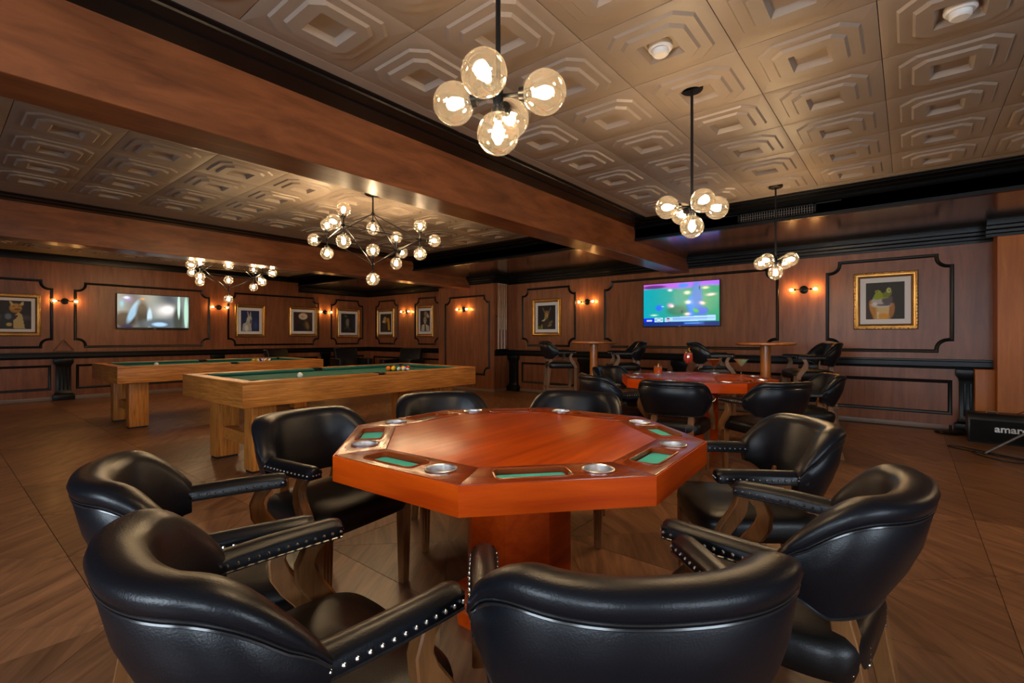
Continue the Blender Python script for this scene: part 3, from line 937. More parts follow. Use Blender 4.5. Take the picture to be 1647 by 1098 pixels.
def pendant(label, x, y, zn, turn):
    t = thing('pendant_light', label, 'pendant light', (x, y, CEIL), 0, 'five-globe pendants over the poker tables')
    zn -= CEIL
    obj('canopy', MB().lathe([(0, 0), (.065, 0), (.065, -.018), (.058, -.024), (0, -.024)], n=28), 'iron', t)
    obj('rod', MB().tube([(0, 0, -.02), (0, 0, zn + .03)], .0085, 10), 'iron', t)
    obj('hub', MB().lathe([(0, zn - .03), (.014, zn - .028), (.018, zn), (.017, zn + .035), (.010, zn + .055), (0, zn + .055)], n=14), 'iron', t)
    for k in range(4):
        a = R(turn + 90 * k)
        d = camdir(math.sin(a), -.05, -math.cos(a)).normalized()
        obj('arm', MB().tube([Vector((0, 0, zn + .01)), Vector((0, 0, zn + .01)) + d * .085], .006, 8), 'iron', t)
        globe_set(t, Vector((0, 0, zn + .01)) + d * .155, d)
    obj('arm', MB().tube([(0, 0, zn), (0, 0, zn - .05)], .006, 8), 'iron', t)
    globe_set(t, (0, 0, zn - .115), (0, 0, -1))
pendant('five-globe black pendant hanging above the near poker table', 1.20, 1.045, 1.965, -14)
pendant('five-globe black pendant hanging in front of the sports television', 3.00, 1.03, 1.975, 2)
pendant('five-globe black pendant beside the frog portrait wall, farthest of the pendants', 5.48, 1.04, 1.945, -60)

pendant('five-globe black pendant beyond the right edge of the view', 5.3, -2.1, 1.96, 10)

def chandelier(label, x, y):
    t = thing('chandelier', label, 'chandelier', (x, y, CEIL), 0, 'branching globe chandeliers over the pool tables')
    Z = lambda z: z - CEIL
    obj('canopy', MB().lathe([(0, 0), (.085, 0), (.085, -.012), (.07, -.022), (0, -.022)], n=28), 'iron', t)
    top = Vector((0, 0, Z(2.50))); bot = Vector((0, 0, Z(1.955)))
    obj('rod', MB().tube([(0, 0, -.01), top], .009, 10), 'iron', t)
    ring = [camdir(-.14, Z(2.262), -.50), camdir(-.53, Z(2.25), .10), camdir(.48, Z(2.25), .14), camdir(.12, Z(2.205), .54)]
    for n_ in [top, bot] + ring:
        obj('node', MB().ball(n_, .019, 12, 8), 'iron', t)
    for n_ in ring:
        obj('arm', MB().tube([top, n_], .0055, 8), 'iron', t)
        obj('arm', MB().tube([n_, bot], .0055, 8), 'iron', t)
    for a, b in ((0, 1), (1, 3), (3, 2), (2, 0)):
        obj('arm', MB().tube([ring[a], ring[b]], .0055, 8), 'iron', t)
    def branch(n_, d, L=.155):
        d = Vector(d).normalized()
        obj('stem', MB().tube([n_, n_ + d * (L - .075)], .006, 8), 'iron', t)
        globe_set(t, n_ + d * L, d)
    for n_ in ring:
        out = Vector((n_.x, n_.y, 0))
        branch(n_, (0, 0, 1)); branch(n_, (0, 0, -1)); branch(n_, out)
    branch(bot, (0, 0, -1)); branch(bot, (0, 0, 1)); branch(top, (0, 0, -1))
chandelier('branching fifteen-globe chandelier hanging above the near pool table', 3.05, 4.435)
chandelier('branching globe chandelier above the far pool table, partly behind the beam', 3.15, 8.58)

def sconce(label, P, u, z, g):
    """double globe sconce; P wall plane"""
    o = Vector(P(u, z, 0))
    t = thing('wall_sconce', label, 'wall lamp', o, 0, 'double globe wall sconces')
    L = lambda a, b, c: Vector(P(u + a, z + b, c)) - o
    n = (L(0, 0, 1)); 
    q = Vector((0, 0, 1)).rotation_difference(n.normalized())
    me = MB().lathe([(0, .0), (.058, 0), (.058, .016), (.05, .022), (0, .022)], n=28).mesh('backplate', sharp=40); me.transform(q.to_matrix().to_4x4()); me.materials.append(M['iron'])
    obj('backplate', me, None, t)
    obj('bracket', MB().tube([L(0, 0, .02), L(0, 0, .07)], .009, 10), 'iron', t)
    for s in (-1, 1):
        obj('arm', MB().tube([L(0, 0, .07), L(s * .09, 0, .07)], .006, 8), 'iron', t)
        globe_set(t, L(s * .155, 0, .07), L(s, 0, 0), .052, 'sbulb')
sconce('double globe sconce left of the sports television', PR, 4.89, 1.875, 0)
sconce('double globe sconce left of the frog portrait', PR, 1.20, 1.885, 0)
sconce('double globe sconce left of the wall-mounted television over the far pool table', PL, 1.677, 1.855, 0)
sconce('double globe sconce left of the donkey portrait', PL, 4.31, 1.865, 0)
sconce('double globe sconce right of the white flower-headed portrait', PL, 6.93, 1.86, 0)
sconce('double globe sconce between the two portraits in the far corner', PR, 10.5, 1.87, 0)
sconce('double globe sconce on the blank panel beside the cue rack', PBK, 7.82, 1.81, 0)

# smoke detectors
def detector(label, x, y):
    t = thing('smoke_detector', label, 'smoke detector', (x, y, CEIL + .006), 0, 'ceiling smoke detectors')
    obj('base', MB().lathe([(0, 0), (.062, 0), (.062, -.02), (.054, -.03), (0, -.03)], n=28), 'white', t)
    obj('cap', MB().lathe([(.042, -.028), (.042, -.048), (.034, -.056), (0, -.057)], n=28), 'white', t)
detector('round white smoke detector near the top of the ceiling between the pendants', 2.469, 1.012)
detector('white smoke detector at the top right of the ceiling', 3.069, -.188)

# ------------------------------------------------------------------ pictures and screens
def lin(c): return tuple((v / 255.0 / 12.92) if v <= 10 else ((v / 255.0 + .055) / 1.055) ** 2.4 for v in c)
def canvas(w, h, nx, ny, shapes, bg):
    """grid mesh facing -y with a painted colour attribute; shapes in 0..1 coordinates, v up"""
    U, V = np.meshgrid(np.linspace(0, 1, nx), np.linspace(0, 1, ny))
    C = np.zeros((ny, nx, 3))
    if callable(bg): C[:] = bg(U, V)
    else: C[:] = lin(bg)
    for sh in shapes:
        kind, col, soft = sh[0], np.array(lin(sh[1])), sh[2]
        if kind == 'e':
            cx, cy, rx, ry = sh[3:7]; an = R(sh[7]) if len(sh) > 7 else 0
            dx, dy = U - cx, V - cy
            x = (dx * math.cos(an) + dy * math.sin(an)) / rx; y = (-dx * math.sin(an) + dy * math.cos(an)) / ry
            d = 1 - np.sqrt(x * x + y * y)
            a = np.clip(d / max(soft, 1e-3) + .5, 0, 1) if soft < .7 else np.exp(-(x * x + y * y) * 2.2)
        else:
            pts = sh[3]; inside = np.zeros_like(U, bool); n = len(pts)
            for i in range(n):
                x0, y0 = pts[i]; x1, y1 = pts[(i + 1) % n]
                c = ((y0 > V) != (y1 > V))
                with np.errstate(divide='ignore', invalid='ignore'):
                    xi = (x1 - x0) * (V - y0) / ((y1 - y0) if y1 != y0 else 1e-9) + x0
                inside ^= c & (U < xi)
            a = inside.astype(float) * (1 - soft * .3)
        C = C * (1 - a[..., None]) + col * a[..., None]
    vs = [((u - .5) * w, 0, (v - .5) * h) for u, v in zip(U.ravel(), V.ravel())]
    fs = [(j * nx + i, j * nx + i + 1, (j + 1) * nx + i + 1, (j + 1) * nx + i) for j in range(ny - 1) for i in range(nx - 1)]
    me = bpy.data.meshes.new('canvas')
    me.from_pydata(vs, [], fs)
    ca = me.color_attributes.new('Col', 'FLOAT_COLOR', 'POINT')
    flat = np.concatenate([C.reshape(-1, 3), np.ones((nx * ny, 1))], 1).astype(np.float32).ravel()
    ca.data.foreach_set('color', flat)
    return me
def picture(label, P, rz, u0, u1, z0, z1, shapes, bg, ornate=True, matw=.065):
    w, h = abs(u1 - u0), z1 - z0
    t = thing('framed_portrait', label, 'picture', P((u0 + u1) / 2, (z0 + z1) / 2, 0), rz, 'gilt framed animal portraits')
    fw = .075
    # frame: swept stepped profile (offset inwards, depth)
    prof = [(0, 0), (0, .030), (.010, .044), (.022, .046), (.030, .034), (.045, .030), (.055, .036), (.066, .030), (fw, .014), (fw, 0)]
    rings = []
    for sx, sz in ((-1, -1), (1, -1), (1, 1), (-1, 1)):
        rings.append([(sx * (w / 2 - o), -d, sz * (h / 2 - o)) for o, d in prof])
    fr = obj('frame', MB().loft(rings, loop=True), 'gold', t, sharp=25)
    orn = MB()
    nx_, nz_ = max(6, int(w / .045)), max(6, int(h / .045))
    for k in range(nx_ + 1):
        x = -w / 2 + .012 + (w - .024) * k / nx_
        for s in (-1, 1): orn.ball((x, -.042, s * (h / 2 - .013)), .0125 if k % 2 else .009, 6, 4)
    for k in range(nz_ + 1):
        z = -h / 2 + .012 + (h - .024) * k / nz_
        for s in (-1, 1): orn.ball((s * (w / 2 - .013), -.042, z), .0125 if k % 2 else .009, 6, 4)
    tag(obj('frame_ornament', orn, 'gold', fr), kind='stuff')
    inn = MB()
    q = [(fw - .022, .031), (fw - .012, .036), (fw - .002, .020), (fw - .002, .01)]
    obj('inner_slip', MB().loft([[(sx * (w / 2 - o), -d, sz * (h / 2 - o)) for o, d in q] for sx, sz in ((-1, -1), (1, -1), (1, 1), (-1, 1))], loop=True), 'darkgold', fr, sharp=20)
    obj('mount_board', B(-w / 2 + fw - .005, w / 2 - fw + .005, -.012, -.004, -h / 2 + fw - .005, h / 2 - fw + .005), 'mat', t)
    cw, chh = w - 2 * fw - 2 * matw, h - 2 * fw - 2 * matw
    obj('painting', canvas(cw, chh, 64, 80, shapes, bg), 'paint', t, loc=(0, -.0135, 0))
    return t
RZR = R(-90)
# frog
picture('gilt framed portrait of a green frog on the right wall', PR, RZR, .594, -.102, 1.285, 2.065, [
    ('e', (62, 38, 34), .6, .2, .2, .25, .3), ('e', (205, 150, 70), .3, .42, .16, .24, .3), ('e', (222, 190, 130), .4, .46, .25, .17, .2), ('e', (196, 132, 50), .3, .17, .30, .07, .22, 14), ('e', (176, 116, 60), .3, .68, .24, .07, .2, -8),
    ('e', (214, 205, 200), .25, .40, .40, .27, .09), ('e', (120, 104, 102), .3, .47, .39, .2, .03), ('e', (196, 188, 186), .25, .36, .50, .22, .09), ('e', (100, 88, 92), .3, .56, .53, .14, .15),
    ('p', (150, 165, 22), .1, [(.17, .55), (.22, .66), (.27, .75), (.38, .77), (.48, .66), (.60, .58), (.45, .55), (.3, .54)]), ('e', (120, 130, 40), .3, .56, .68, .13, .08, 30), ('e', (170, 178, 60), .3, .31, .755, .07, .04), ('e', (196, 196, 110), .3, .60, .78, .06, .07),
    ('e', (40, 36, 26), .3, .30, .755, .025, .015), ('e', (45, 40, 28), .3, .61, .78, .02, .02), ('e', (235, 225, 210), .4, .24, .42, .06, .05), ('p', (240, 220, 180), .2, [(.30, .02), (.36, .02), (.34, .2), (.30, .2)]), ('e', (226, 160, 60), .4, .46, .08, .14, .08)], (44, 40, 34))
# kangaroo
picture('gilt framed portrait of a kangaroo in a jacket, left of the sports television', PR, RZR, 6.235, 5.505, 1.205, 1.985, [
    ('p', (120, 90, 66), .3, [(.24, .92), (.30, .92), (.44, .72), (.40, .66), (.34, .74)]), ('p', (120, 90, 66), .3, [(.72, .92), (.76, .9), (.66, .66), (.58, .66), (.62, .76)]), ('e', (150, 104, 58), .4, .52, .66, .13, .12), ('e', (196, 160, 90), .4, .50, .56, .09, .12), ('e', (150, 140, 80), .4, .46, .48, .09, .07),
    ('e', (30, 26, 18), .3, .47, .62, .025, .02), ('e', (30, 26, 18), .3, .61, .63, .02, .02), ('p', (58, 44, 32), .3, [(.36, .38), (.6, .46), (.72, .34), (.7, .02), (.34, .02), (.3, .2)]), ('e', (112, 94, 66), .4, .74, .28, .13, .06, 30), ('e', (134, 114, 80), .4, .68, .16, .12, .045, 15), ('p', (176, 140, 60), .2, [(.18, .02), (.28, .02), (.28, .18), (.22, .22)]), ('e', (96, 110, 30), .5, .08, .05, .14, .1), ('p', (210, 190, 150), .2, [(.4, .44), (.46, .4), (.34, .33), (.2, .35)])], (26, 26, 30))
# fox at far left
picture('wide gilt framed portrait of a fox in a dark coat at the left edge', PL, 0, .52, 1.352, 1.20, 1.955, [
    ('e', (88, 82, 92), .8, .5, .4, .9, .12), ('p', (38, 44, 52), .1, [(.38, .02), (.34, .42), (.46, .66), (.6, .6), (.62, .3), (.56, .02)]), ('p', (205, 182, 122), .2, [(.62, .02), (.60, .42), (.72, .60), (.80, .5), (.86, .02)]), ('p', (46, 22, 60), .1, [(.6, .5), (.72, .48), (.66, .36), (.6, .3)]),
    ('e', (196, 150, 70), .3, .66, .74, .13, .16), ('p', (212, 190, 120), .2, [(.52, .98), (.56, .98), (.62, .86), (.56, .82)]), ('p', (212, 190, 120), .2, [(.80, .97), (.84, .97), (.82, .82), (.74, .86)]), ('e', (180, 120, 50), .3, .66, .64, .1, .06), ('e', (120, 74, 56), .3, .70, .70, .07, .03), ('e', (40, 30, 24), .3, .62, .8, .02, .015), ('e', (40, 30, 24), .3, .73, .8, .02, .015), ('e', (110, 124, 140), .5, .5, .44, .07, .1), ('e', (190, 170, 110), .4, .52, .16, .06, .06)], (38, 34, 42), matw=.05)
# donkey
picture('gilt framed portrait of a pale donkey on blue', PL, 0, 4.644, 5.342, 1.18, 1.96, [
    ('p', (186, 190, 186), .2, [(.06, .02), (.10, .35), (.34, .46), (.56, .4), (.58, .02)]), ('e', (176, 180, 176), .3, .42, .42, .14, .26), ('e', (196, 198, 190), .3, .46, .60, .13, .13), ('e', (110, 112, 110), .4, .54, .47, .07, .1), ('p', (186, 184, 176), .2, [(.34, .95), (.38, .95), (.46, .7), (.38, .68)]), ('p', (186, 184, 176), .2, [(.50, .95), (.53, .95), (.56, .7), (.47, .7)]), ('e', (30, 30, 34), .4, .49, .6, .02, .02), ('e', (60, 84, 140), .8, .8, .3, .2, .3), ('e', (226, 226, 220), .5, .3, .15, .1, .15)], (34, 48, 92))
# flower head
picture('gilt framed portrait of a figure with a white flower for a head', PL, 0, 5.915, 6.707, 1.195, 1.975, [
    ('e', (66, 54, 34), .5, .66, .36, .16, .3, 15), ('e', (120, 108, 70), .5, .72, .3, .09, .2, 15), ('e', (222, 200, 180), .2, .50, .78, .23, .17), ('e', (196, 172, 150), .4, .47, .76, .08, .06), ('p', (40, 34, 24), .2, [(.4, .6), (.56, .6), (.52, .4), (.44, .4)]), ('e', (28, 26, 40), .5, .3, .2, .2, .2)], (50, 34, 38))
# dark hare
picture('gilt framed dark portrait of a slim grey animal, right of the far corner sconce', PL, 0, 7.27, 8.0, 1.165, 1.985, [
    ('e', (110, 112, 104), .5, .45, .62, .12, .12), ('e', (130, 130, 120), .5, .44, .46, .1, .2, 10), ('p', (100, 98, 86), .4, [(.22, .95), (.42, .88), (.4, .8), (.25, .84)]), ('p', (72, 70, 62), .4, [(.3, .3), (.5, .4), (.66, .1), (.58, .08), (.46, .3), (.2, .16)]), ('e', (40, 46, 70), .8, .85, .5, .15, .5)], (30, 30, 34))
# parrot-headed
picture('gilt framed portrait of a yellow-maned wolf in the far corner', PR, RZR, 11.82, 11.04, 1.185, 1.975, [
    ('p', (214, 160, 40), .2, [(.5, .8), (.82, .74), (.9, .1), (.7, .1), (.66, .5)]), ('e', (190, 176, 150), .3, .42, .66, .16, .17), ('e', (220, 210, 190), .4, .28, .58, .1, .07, 20), ('p', (190, 60, 20), .2, [(.5, .78), (.6, .76), (.58, .52), (.48, .55)]), ('p', (60, 54, 50), .2, [(.12, .02), (.2, .4), (.5, .5), (.62, .02)]), ('e', (30, 26, 22), .4, .36, .68, .025, .02), ('p', (190, 180, 160), .3, [(.42, .9), (.5, .76), (.4, .76)])], (34, 26, 30))
# hat
picture('gilt framed sepia portrait of a dog in a tilted hat beside the blank panel', PR, RZR, 10.075, 9.41, 1.19, 2.01, [
    ('e', (176, 160, 140), .3, .5, .55, .16, .16), ('e', (206, 192, 172), .3, .5, .46, .1, .08), ('e', (196, 176, 150), .25, .68, .80, .26, .1, -28), ('e', (150, 130, 106), .3, .56, .84, .16, .12), ('p', (206, 196, 180), .2, [(.1, .02), (.16, .3), (.5, .38), (.9, .26), (.94, .02)]), ('p', (58, 50, 46), .2, [(.46, .36), (.56, .36), (.62, .02), (.44, .02)]), ('e', (30, 26, 22), .4, .44, .58, .025, .025), ('e', (30, 26, 22), .4, .58, .58, .025, .025), ('e', (36, 30, 26), .3, .52, .48, .04, .03)], (44, 36, 34))

def television(label, P, rz, u0, u1, z0, z1, shapes, bg, nx, ny):
    w, h = abs(u1 - u0), z1 - z0
    t = thing('television', label, 'television', P((u0 + u1) / 2, (z0 + z1) / 2, .003), rz, 'wall televisions')
    obj('housing', B(-w / 2 + .02, w / 2 - .02, -.05, 0, -h / 2 + .02, h / 2 - .02), 'tvbody', t, bevel=.01)
    bz = .012
    rings = [[(sx * (w / 2 - o), -d, sz * (h / 2 - o)) for o, d in ((0, .05), (0, .066), (.003, .068), (bz, .068), (bz, .062), (bz, .05))] for sx, sz in ((-1, -1), (1, -1), (1, 1), (-1, 1))]
    obj('bezel', MB().loft(rings, loop=True), 'tvbody', t, sharp=25)
    obj('screen', canvas(w - 2 * bz, h - 2 * bz, nx, ny, shapes, bg), 'screen', t, loc=(0, -.0635, 0))
    obj('maker_badge', B(-.02, .02, -.069, -.066, -h / 2 + .002, -h / 2 + .009), 'letter', t)
def sport_bg(U, V):
    a = np.array(lin((0, 150, 170))); b = np.array(lin((6, 140, 105)))
    k = np.clip(U * 1.5, 0, 1)[..., None]
    C = a * (1 - k) + b * k
    top = np.clip((V - (.86 + .02 * np.sin(U * 9))) / .05, 0, 1)[..., None]
    p = np.array(lin((176, 92, 190))) * (1 - U[..., None]) + np.array(lin((150, 90, 230))) * U[..., None]
    return C * (1 - top) + p * top
rs = random.Random(3)
sp = [('e', (20, 110, 190), .6, .72, .6, .07, .42), ('e', (0, 120, 215), .5, .64, .42, .05, .25), ('e', (30, 100, 220), .5, .22, .43, .05, .07), ('e', (90, 40, 120), .5, .15, .93, .16, .04), ('e', (60, 120, 240), .5, .55, .93, .08, .05),
      ('e', (20, 110, 90), .6, .47, .36, .14, .12), ('e', (230, 240, 240), .8, .37, .84, .04, .035, -30), ('e', (235, 245, 210), .8, .60, .76, .05, .05), ('e', (235, 245, 210), .8, .61, .54, .05, .05), ('e', (230, 170, 200), .8, .38, .48, .05, .06), ('e', (255, 250, 240), .7, .40, .46, .025, .03), ('e', (240, 245, 180), .8, .83, .85, .05, .035), ('e', (255, 235, 225), .8, .90, .69, .07, .035, 8), ('e', (255, 220, 200), .8, .79, .51, .04, .05, 35), ('e', (255, 225, 205), .8, .60, .27, .05, .04), ('e', (200, 240, 190), .9, .15, .26, .06, .025), ('e', (20, 40, 60), .4, .755, .86, .008, .05), ('e', (20, 60, 70), .4, .53, .33, .012, .04), ('e', (120, 200, 230), .6, .27, .46, .02, .015),
      ('e', (30, 90, 200), .6, .79, .33, .07, .09), ('e', (40, 170, 60), .6, .71, .34, .03, .05, 30),
      ('p', (12, 40, 200), 0, [(0, .19), (.16, .19), (.16, .07), (0, .07)]), ('p', (170, 215, 235), 0, [(.155, .20), (.275, .20), (.275, .085), (.155, .085)]), ('e', (40, 90, 120), .3, .215, .145, .05, .035), ('e', (190, 225, 240), .3, .215, .145, .038, .02), ('p', (150, 195, 240), 0, [(.30, .20), (.955, .235), (.955, .115), (.30, .10)]), ('p', (8, 40, 110), 0, [(0, .10), (1, .10), (1, 0), (0, 0)]), ('p', (14, 60, 160), 0, [(.55, .095), (.82, .095), (.82, .02), (.55, .02)]), ('e', (190, 150, 150), .3, .345, .15, .022, .04), ('e', (40, 30, 50), .3, .345, .175, .02, .015)]
for k in range(34):      # ticker streaks too blurred to read
    x = .41 + k * .0158
    sp.append(('p', (30, 70, 160), .6, [(x, .165), (x + .010, .165), (x + .010, .185), (x, .185)]))
    if k < 28: sp.append(('p', (30, 70, 160), .6, [(x, .135), (x + .009, .135), (x + .009, .152), (x, .152)]))
for k in range(14):
    x = .57 + k * .016
    sp.append(('p', (90, 190, 230), .4, [(x, .05), (x + .010, .05), (x + .010, .07), (x, .07)]))
for k in range(5):
    x = .045 + k * .016
    sp.append(('p', (225, 235, 250), .2, [(x, .115), (x + .010, .115), (x + .010, .155), (x, .155)]))
television('lit flat television showing green sports footage on the right wall', PR, RZR, 3.70, 2.37, 1.362, 2.128, sp, sport_bg, 190, 110)
def con_bg(U, V):
    a = np.array(lin((70, 78, 86))); b = np.array(lin((150, 165, 160)))
    k = np.clip(.5 + .5 * np.sin(U * 13 + V * 2), 0, 1)[..., None] * .5
    return a * (1 - k) + b * k
cs = [('e', (120, 110, 170), .7, .13, .86, .09, .12), ('e', (215, 235, 250), .8, .12, .90, .05, .05), ('e', (40, 34, 32), .5, .1, .25, .16, .24), ('e', (130, 175, 205), .5, .21, .5, .05, .32, -12), ('e', (30, 36, 34), .5, .33, .45, .08, .35), ('e', (190, 120, 40), .8, .34, .88, .04, .04), ('e', (170, 205, 225), .5, .43, .3, .035, .3), ('e', (225, 225, 225), .9, .66, .55, .2, .24), ('e', (245, 245, 240), .8, .70, .6, .1, .14), ('e', (80, 92, 100), .6, .56, .15, .25, .15), ('e', (150, 195, 235), .6, .57, .13, .1, .06), ('e', (60, 66, 60), .6, .84, .3, .07, .4), ('e', (170, 215, 195), .5, .96, .5, .03, .5), ('e', (190, 225, 215), .5, .85, .7, .02, .35), ('e', (20, 24, 70), .6, .12, .06, .08, .05), ('e', (110, 180, 205), .7, .06, .72, .04, .14), ('p', (8, 8, 10), 0, [(0, .035), (1, .035), (1, 0), (0, 0)])]
television('flat television showing a pale stage scene on the far left wall', PL, 0, 2.434, 3.70, 1.345, 2.065, cs, con_bg, 120, 72)

# ------------------------------------------------------------------ cocktails
def lathe_obj(name, prof, mat, par, n=26): return obj(name, MB().lathe(prof, n=n), mat, par, sharp=50)
def liquid(name, col, rough=.1):
    m = plain(name, col, rough, 0, .3); return m
def cocktail(name, label, x, y, glass, drink, col, extra=None, sc=(1.12, 1.12, 1.5)):
    t = thing(name, label, 'cocktail', (x, y, TH + .003), 0, 'cocktails on the far poker table')
    lathe_obj('glass', glass, 'drinkglass', t)
    lathe_obj('drink', drink, liquid(name + '_liquid', col), t)
    if extra: extra(t)
    t.scale = sc
def garn_orange(t):
    obj('orange_wedge', MB().prism([(-.018, 0), (.018, 0), (.010, .016), (0, .02), (-.010, .016)], -.004, .004), plain('orange_peel', (.8, .35, .02), .5), t, loc=(.01, 0, .088), rot=(R(90), 0, .6))
cocktail('rocks_cocktail', 'orange cocktail in a short tumbler on the far poker table', 4.86, 2.02, [(0, 0), (.036, 0), (.038, .01), (.041, .09), (.039, .09), (.035, .012), (0, .012)], [(0, .030), (.0355, .030), (.0385, .082), (0, .083)], (.75, .10, .008), garn_orange, (1.12, 1.12, 1.3))
def garn_leaf(t):
    lf = MB()
    for k in range(5):
        a = k * 1.25
        d = Vector((math.cos(a), math.sin(a), .7)).normalized() * .03; s = Vector((-math.sin(a), math.cos(a), 0)) * .012
        b0 = Vector((0, 0, .192))
        lf.add([b0, b0 + d * .5 + s, b0 + d, b0 + d * .5 - s, b0 + d * .5 + Vector((0, 0, .004))], [(0, 1, 4), (1, 2, 4), (2, 3, 4), (3, 0, 4)])
    obj('mint_leaves', lf, plain('mint_green', (.04, .22, .03), .5), t)
    tw = [(.038 + .006 * math.cos(i * .9), .006 * math.sin(i * .9), .165 + i * .006) for i in range(12)]
    obj('peel_twist', MB().tube(tw, .004, 6), plain('peel_yellow', (.75, .36, .06), .5), t)
cocktail('balloon_cocktail', 'tall red cocktail in a balloon glass with mint on the far poker table', 5.37, 1.885, [(0, 0), (.036, 0), (.036, .003), (.006, .010), (.005, .085), (.02, .096), (.044, .125), (.047, .150), (.036, .198), (.034, .198), (.045, .150), (.042, .126), (.018, .099), (0, .094)], [(0, .098), (.017, .101), (.040, .127), (.0435, .150), (.037, .186), (0, .187)], (.62, .05, .03), garn_leaf, (1.1, 1.1, 1.28))
MART = [(0, 0), (.040, 0), (.040, .003), (.006, .012), (.005, .075), (.010, .082), (.060, .135), (.0585, .1355), (.008, .086), (0, .083)]
cocktail('coffee_martini', 'dark coffee cocktail in a wide stemmed glass on the far poker table', 4.92, 1.475, MART, [(0, .087), (.008, .089), (.050, .1295), (.0535, .132), (0, .132)], (.06, .020, .008), lambda t: lathe_obj('foam', [(0, .1335), (.0555, .1335), (.054, .1318)], plain('coffee_foam', (.35, .22, .13), .8), t))
cocktail('green_martini', 'pale green cocktail in a martini glass on the far poker table', 5.08, 1.265, MART, [(0, .087), (.008, .089), (.050, .1295), (.0535, .132), (0, .132)], (.46, .55, .30))

# ------------------------------------------------------------------ cues
t = thing('cue_rack', 'black wall rack holding the pool cues beside the projecting wall block', 'cue rack', (8.0, BLKY0 - .003, .9), 0)
obj('upper_bar', B(-.16, .19, -.028, 0, .72, .74), 'black', t, bevel=.004)
obj('lower_bar', B(-.16, .19, -.07, 0, .0, .023), 'black', t, bevel=.004)
for k in range(6):
    x = 8.0 - .12 + k * .052
    c = thing('pool_cue', 'wooden pool cue standing upright in the wall rack', 'pool cue', (x, BLKY0 - .045, .925), 0, 'pool cues in the wall rack')
    obj('butt', MB().tube([(0, 0, 0), (0, 0, .42)], [.0145, .012], 10), 'cuebutt' if k % 2 else 'cue', c)
    obj('shaft', MB().tube([(0, 0, .42), (0, 0, 1.40)], [.012, .0065], 10), 'cue', c)
    obj('tip', MB().tube([(0, 0, 1.40), (0, 0, 1.425)], .0066, 10), 'white', c)
tri = [(-.155, .93), (.155, .93), (0, 1.155)]
mb = MB(); pts = [Vector((x, 0, z)) for x, z in tri]
rings = []
for i in range(3):
    cen = Vector((0, 0, (.93 * 2 + 1.155) / 3)); d = (pts[i] - cen)
    rings.append([tuple(cen + d * k + Vector((0, yy, 0))) for k, yy in ((1, -.018), (1, .018), (.84, .018), (.84, -.018))])
mb.loft(rings, loop=True)
tag(obj('ball_rack', mb, 'chairwood', None, (1.672, YW - .045, -.01), bevel=.003), 'triangular wooden ball rack standing on the dado rail under the left sconce', 'ball rack')

# ------------------------------------------------------------------ lounge corner
def lounge_chair(label, x, y, rz):
    t = thing('lounge_chair', label, 'armchair', (x, y, 0), R(rz), 'black lounge chairs in the far corner')
    obj('seat_base', B(-.36, .36, -.36, .36, .06, .36), 'leather', t, bevel=.02, seg=3)
    obj('seat_cushion', B(-.26, .26, -.38, .24, .36, .46), 'leather', t, bevel=.03, seg=3)
    mb = MB().loft([[(-.3 + .0, .22 + k * .12, z), (.3, .22 + k * .12, z), (.3 - .0, .36 + k * .12, z), (-.3, .36 + k * .12, z)] for z, k in ((.34, 0), (.6, .5), (.9, 1.3))])
    obj('backrest', mb, 'leather', t, bevel=.03, seg=3)
    for s in (-1, 1):
        obj('armrest', B(s * .36 - .07, s * .36 + .07, -.36, .34, .06, .64), 'leather', t, bevel=.025, seg=3)
    for sx in (-1, 1):
        for sy in (-1, 1):
            obj('leg', B(sx * .36 - .025, sx * .36 + .025, sy * .31 - .025, sy * .31 + .025, 0, .06), 'black', t)
lounge_chair('black lounge chair facing the room in the far corner, middle of three', 6.95, 11.05, -12)
lounge_chair('black lounge chair half hidden behind the far pool table', 5.3, 10.9, 20)
lounge_chair('black lounge chair beside the far corner, right of the others', 7.45, 9.6, -70)
def side_table(label, x, y):
    t = thing('side_table', label, 'side table', (x, y, 0), 0, 'low black side tables')
    obj('tabletop', MB().lathe([(0, .48), (.25, .48), (.26, .49), (.25, .50), (0, .50)], n=30), 'black', t)
    obj('post', MB().lathe([(.03, .02), (.03, .49)], n=14, caps=True), 'black', t)
    obj('base', MB().lathe([(0, 0), (.18, 0), (.18, .015), (0, .02)], n=24), 'black', t)
side_table('low black side table left of the middle lounge chair', 6.18, 10.35)
side_table('low black side table right of the middle lounge chair', 7.72, 10.45)

# ------------------------------------------------------------------ music corner at the right edge
t = thing('loudspeaker', 'low black floor loudspeaker with silver lettering at the right edge', 'loudspeaker', (7.62, -.90, 0), R(-90), None)
obj('cabinet', MB().loft([[(-.38, -.12, 0), (.38, -.12, 0), (.38, .14, 0), (-.38, .14, 0)], [(-.38, -.12, .26), (.38, -.12, .26), (.38, .14, .26), (-.38, .14, .26)], [(-.38, -.085, .325), (.38, -.085, .325), (.38, .14, .325), (-.38, .14, .325)]]), 'tvbody', t, bevel=.008)
obj('grille', B(-.36, .36, -.128, -.12, .02, .255), 'speakercloth', t, bevel=.003)
obj('carry_handle', MB().tube([(-.22, 0, .325), (-.21, 0, .342), (-.14, 0, .342), (-.13, 0, .325)], .008, 8), 'greymetal', t)
fc = bpy.data.curves.new('lettering', 'FONT'); fc.body = 'amaron'; fc.size = .105; fc.extrude = .002; fc.offset = .0022
fo = bpy.data.objects.new('tmp_text', fc); COL.objects.link(fo)
fm_ = bpy.data.meshes.new_from_object(fo.evaluated_get(bpy.context.evaluated_depsgraph_get())); bpy.data.objects.remove(fo)
fm_.materials.clear(); fm_.materials.append(M['letter'])
fo = bpy.data.objects.new('lettering', fm_); fo.location = (-.165, -.131, .135); fo.rotation_euler = (R(90), 0, 0);
COL.objects.link(fo); fo.parent = t
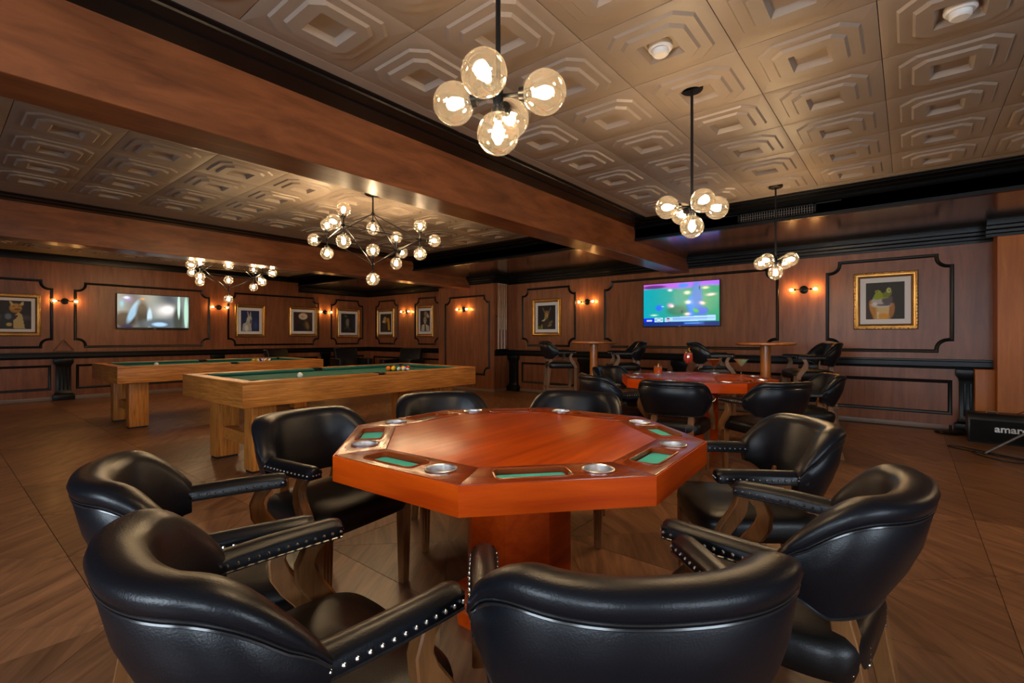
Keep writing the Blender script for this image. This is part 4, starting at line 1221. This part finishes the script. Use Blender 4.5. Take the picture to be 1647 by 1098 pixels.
t = thing('tripod_stand', 'grey folding tripod stand at the right edge in front of the loudspeaker', 'tripod', (6.88, -.93, 0), R(20))
obj('pole', MB().tube([(0, 0, .10), (0, 0, 1.05)], .012, 10), 'greymetal', t)
obj('collar', MB().lathe([(.012, .20), (.026, .205), (.026, .27), (.012, .28)], n=14), 'greymetal', t)
for k in range(3):
    a = R(90 + 120 * k)
    l = obj('leg', MB().tube([(.02 * math.cos(a), .02 * math.sin(a), .25), (.36 * math.cos(a), .36 * math.sin(a), .012)], .012, 8), 'greymetal', t)
    obj('rubber_foot', MB().ball((.365 * math.cos(a), .365 * math.sin(a), .014), .014, 10, 6), 'cable', l)
def cable(label, pts, r=.006):
    P_ = [Vector(p) for p in pts]; out = []
    for i in range(len(P_) - 1):
        p0, p1, p2, p3 = P_[max(i - 1, 0)], P_[i], P_[i + 1], P_[min(i + 2, len(P_) - 1)]
        for k in range(8):
            u = k / 8
            out.append(.5 * ((2 * p1) + (p2 - p0) * u + (2 * p0 - 5 * p1 + 4 * p2 - p3) * u * u + (3 * p1 - p0 - 3 * p2 + p3) * u ** 3))
    out.append(P_[-1])
    tag(obj('cable', MB().tube(out, r, 8), 'cable'), label, 'cable', 'black cables on the floor')
cable('black cable looping in a long flat coil on the floor at far right', [(6.6, -1.3, .007), (6.62, -1.0, .007), (6.75, -.75, .007), (6.85, -.5, .007), (7.0, -.33, .007), (7.05, -.42, .008), (6.85, -.62, .012), (6.65, -.85, .013), (6.5, -1.15, .008)])
cable('black cable in a tight oval coil beside the tripod foot', [(6.45, -.95, .007), (6.5, -.7, .007), (6.62, -.55, .014), (6.8, -.50, .014), (6.82, -.6, .014), (6.66, -.68, .018), (6.55, -.85, .018), (6.42, -1.1, .008), (6.3, -1.3, .007)])
cable('thin black cable trailing from the top of the loudspeaker', [(7.66, -.93, .33), (7.70, -1.0, .36), (7.72, -1.08, .37), (7.70, -1.16, .34), (7.66, -1.20, .332)], .004)
t = thing('stand_base', 'flat round black stand base on the floor beside the loudspeaker', 'stand base', (8.0, -.40, 0))
obj('disc', MB().lathe([(0, 0), (.15, 0), (.155, .01), (.14, .03), (.03, .045), (0, .045)], n=30), 'iron', t)
obj('stub', MB().tube([(0, 0, .04), (0, 0, .10)], .014, 10), 'iron', t)
t = thing('wall_board', 'tall black framed board on the orange pillar at the right edge', 'board', (PILX, -1.43, 1.25), RZR)
obj('panel', B(-.36, .36, -.02, 0, -.73, .73), 'black', t)
obj('frame', MB().loft([[(sx * (.40 - o), -d, sz * (.77 - o)) for o, d in ((0, 0), (0, .03), (.04, .03), (.045, .018), (.045, 0))] for sx, sz in ((-1, -1), (1, -1), (1, 1), (-1, 1))], loop=True), 'black', t, sharp=25)
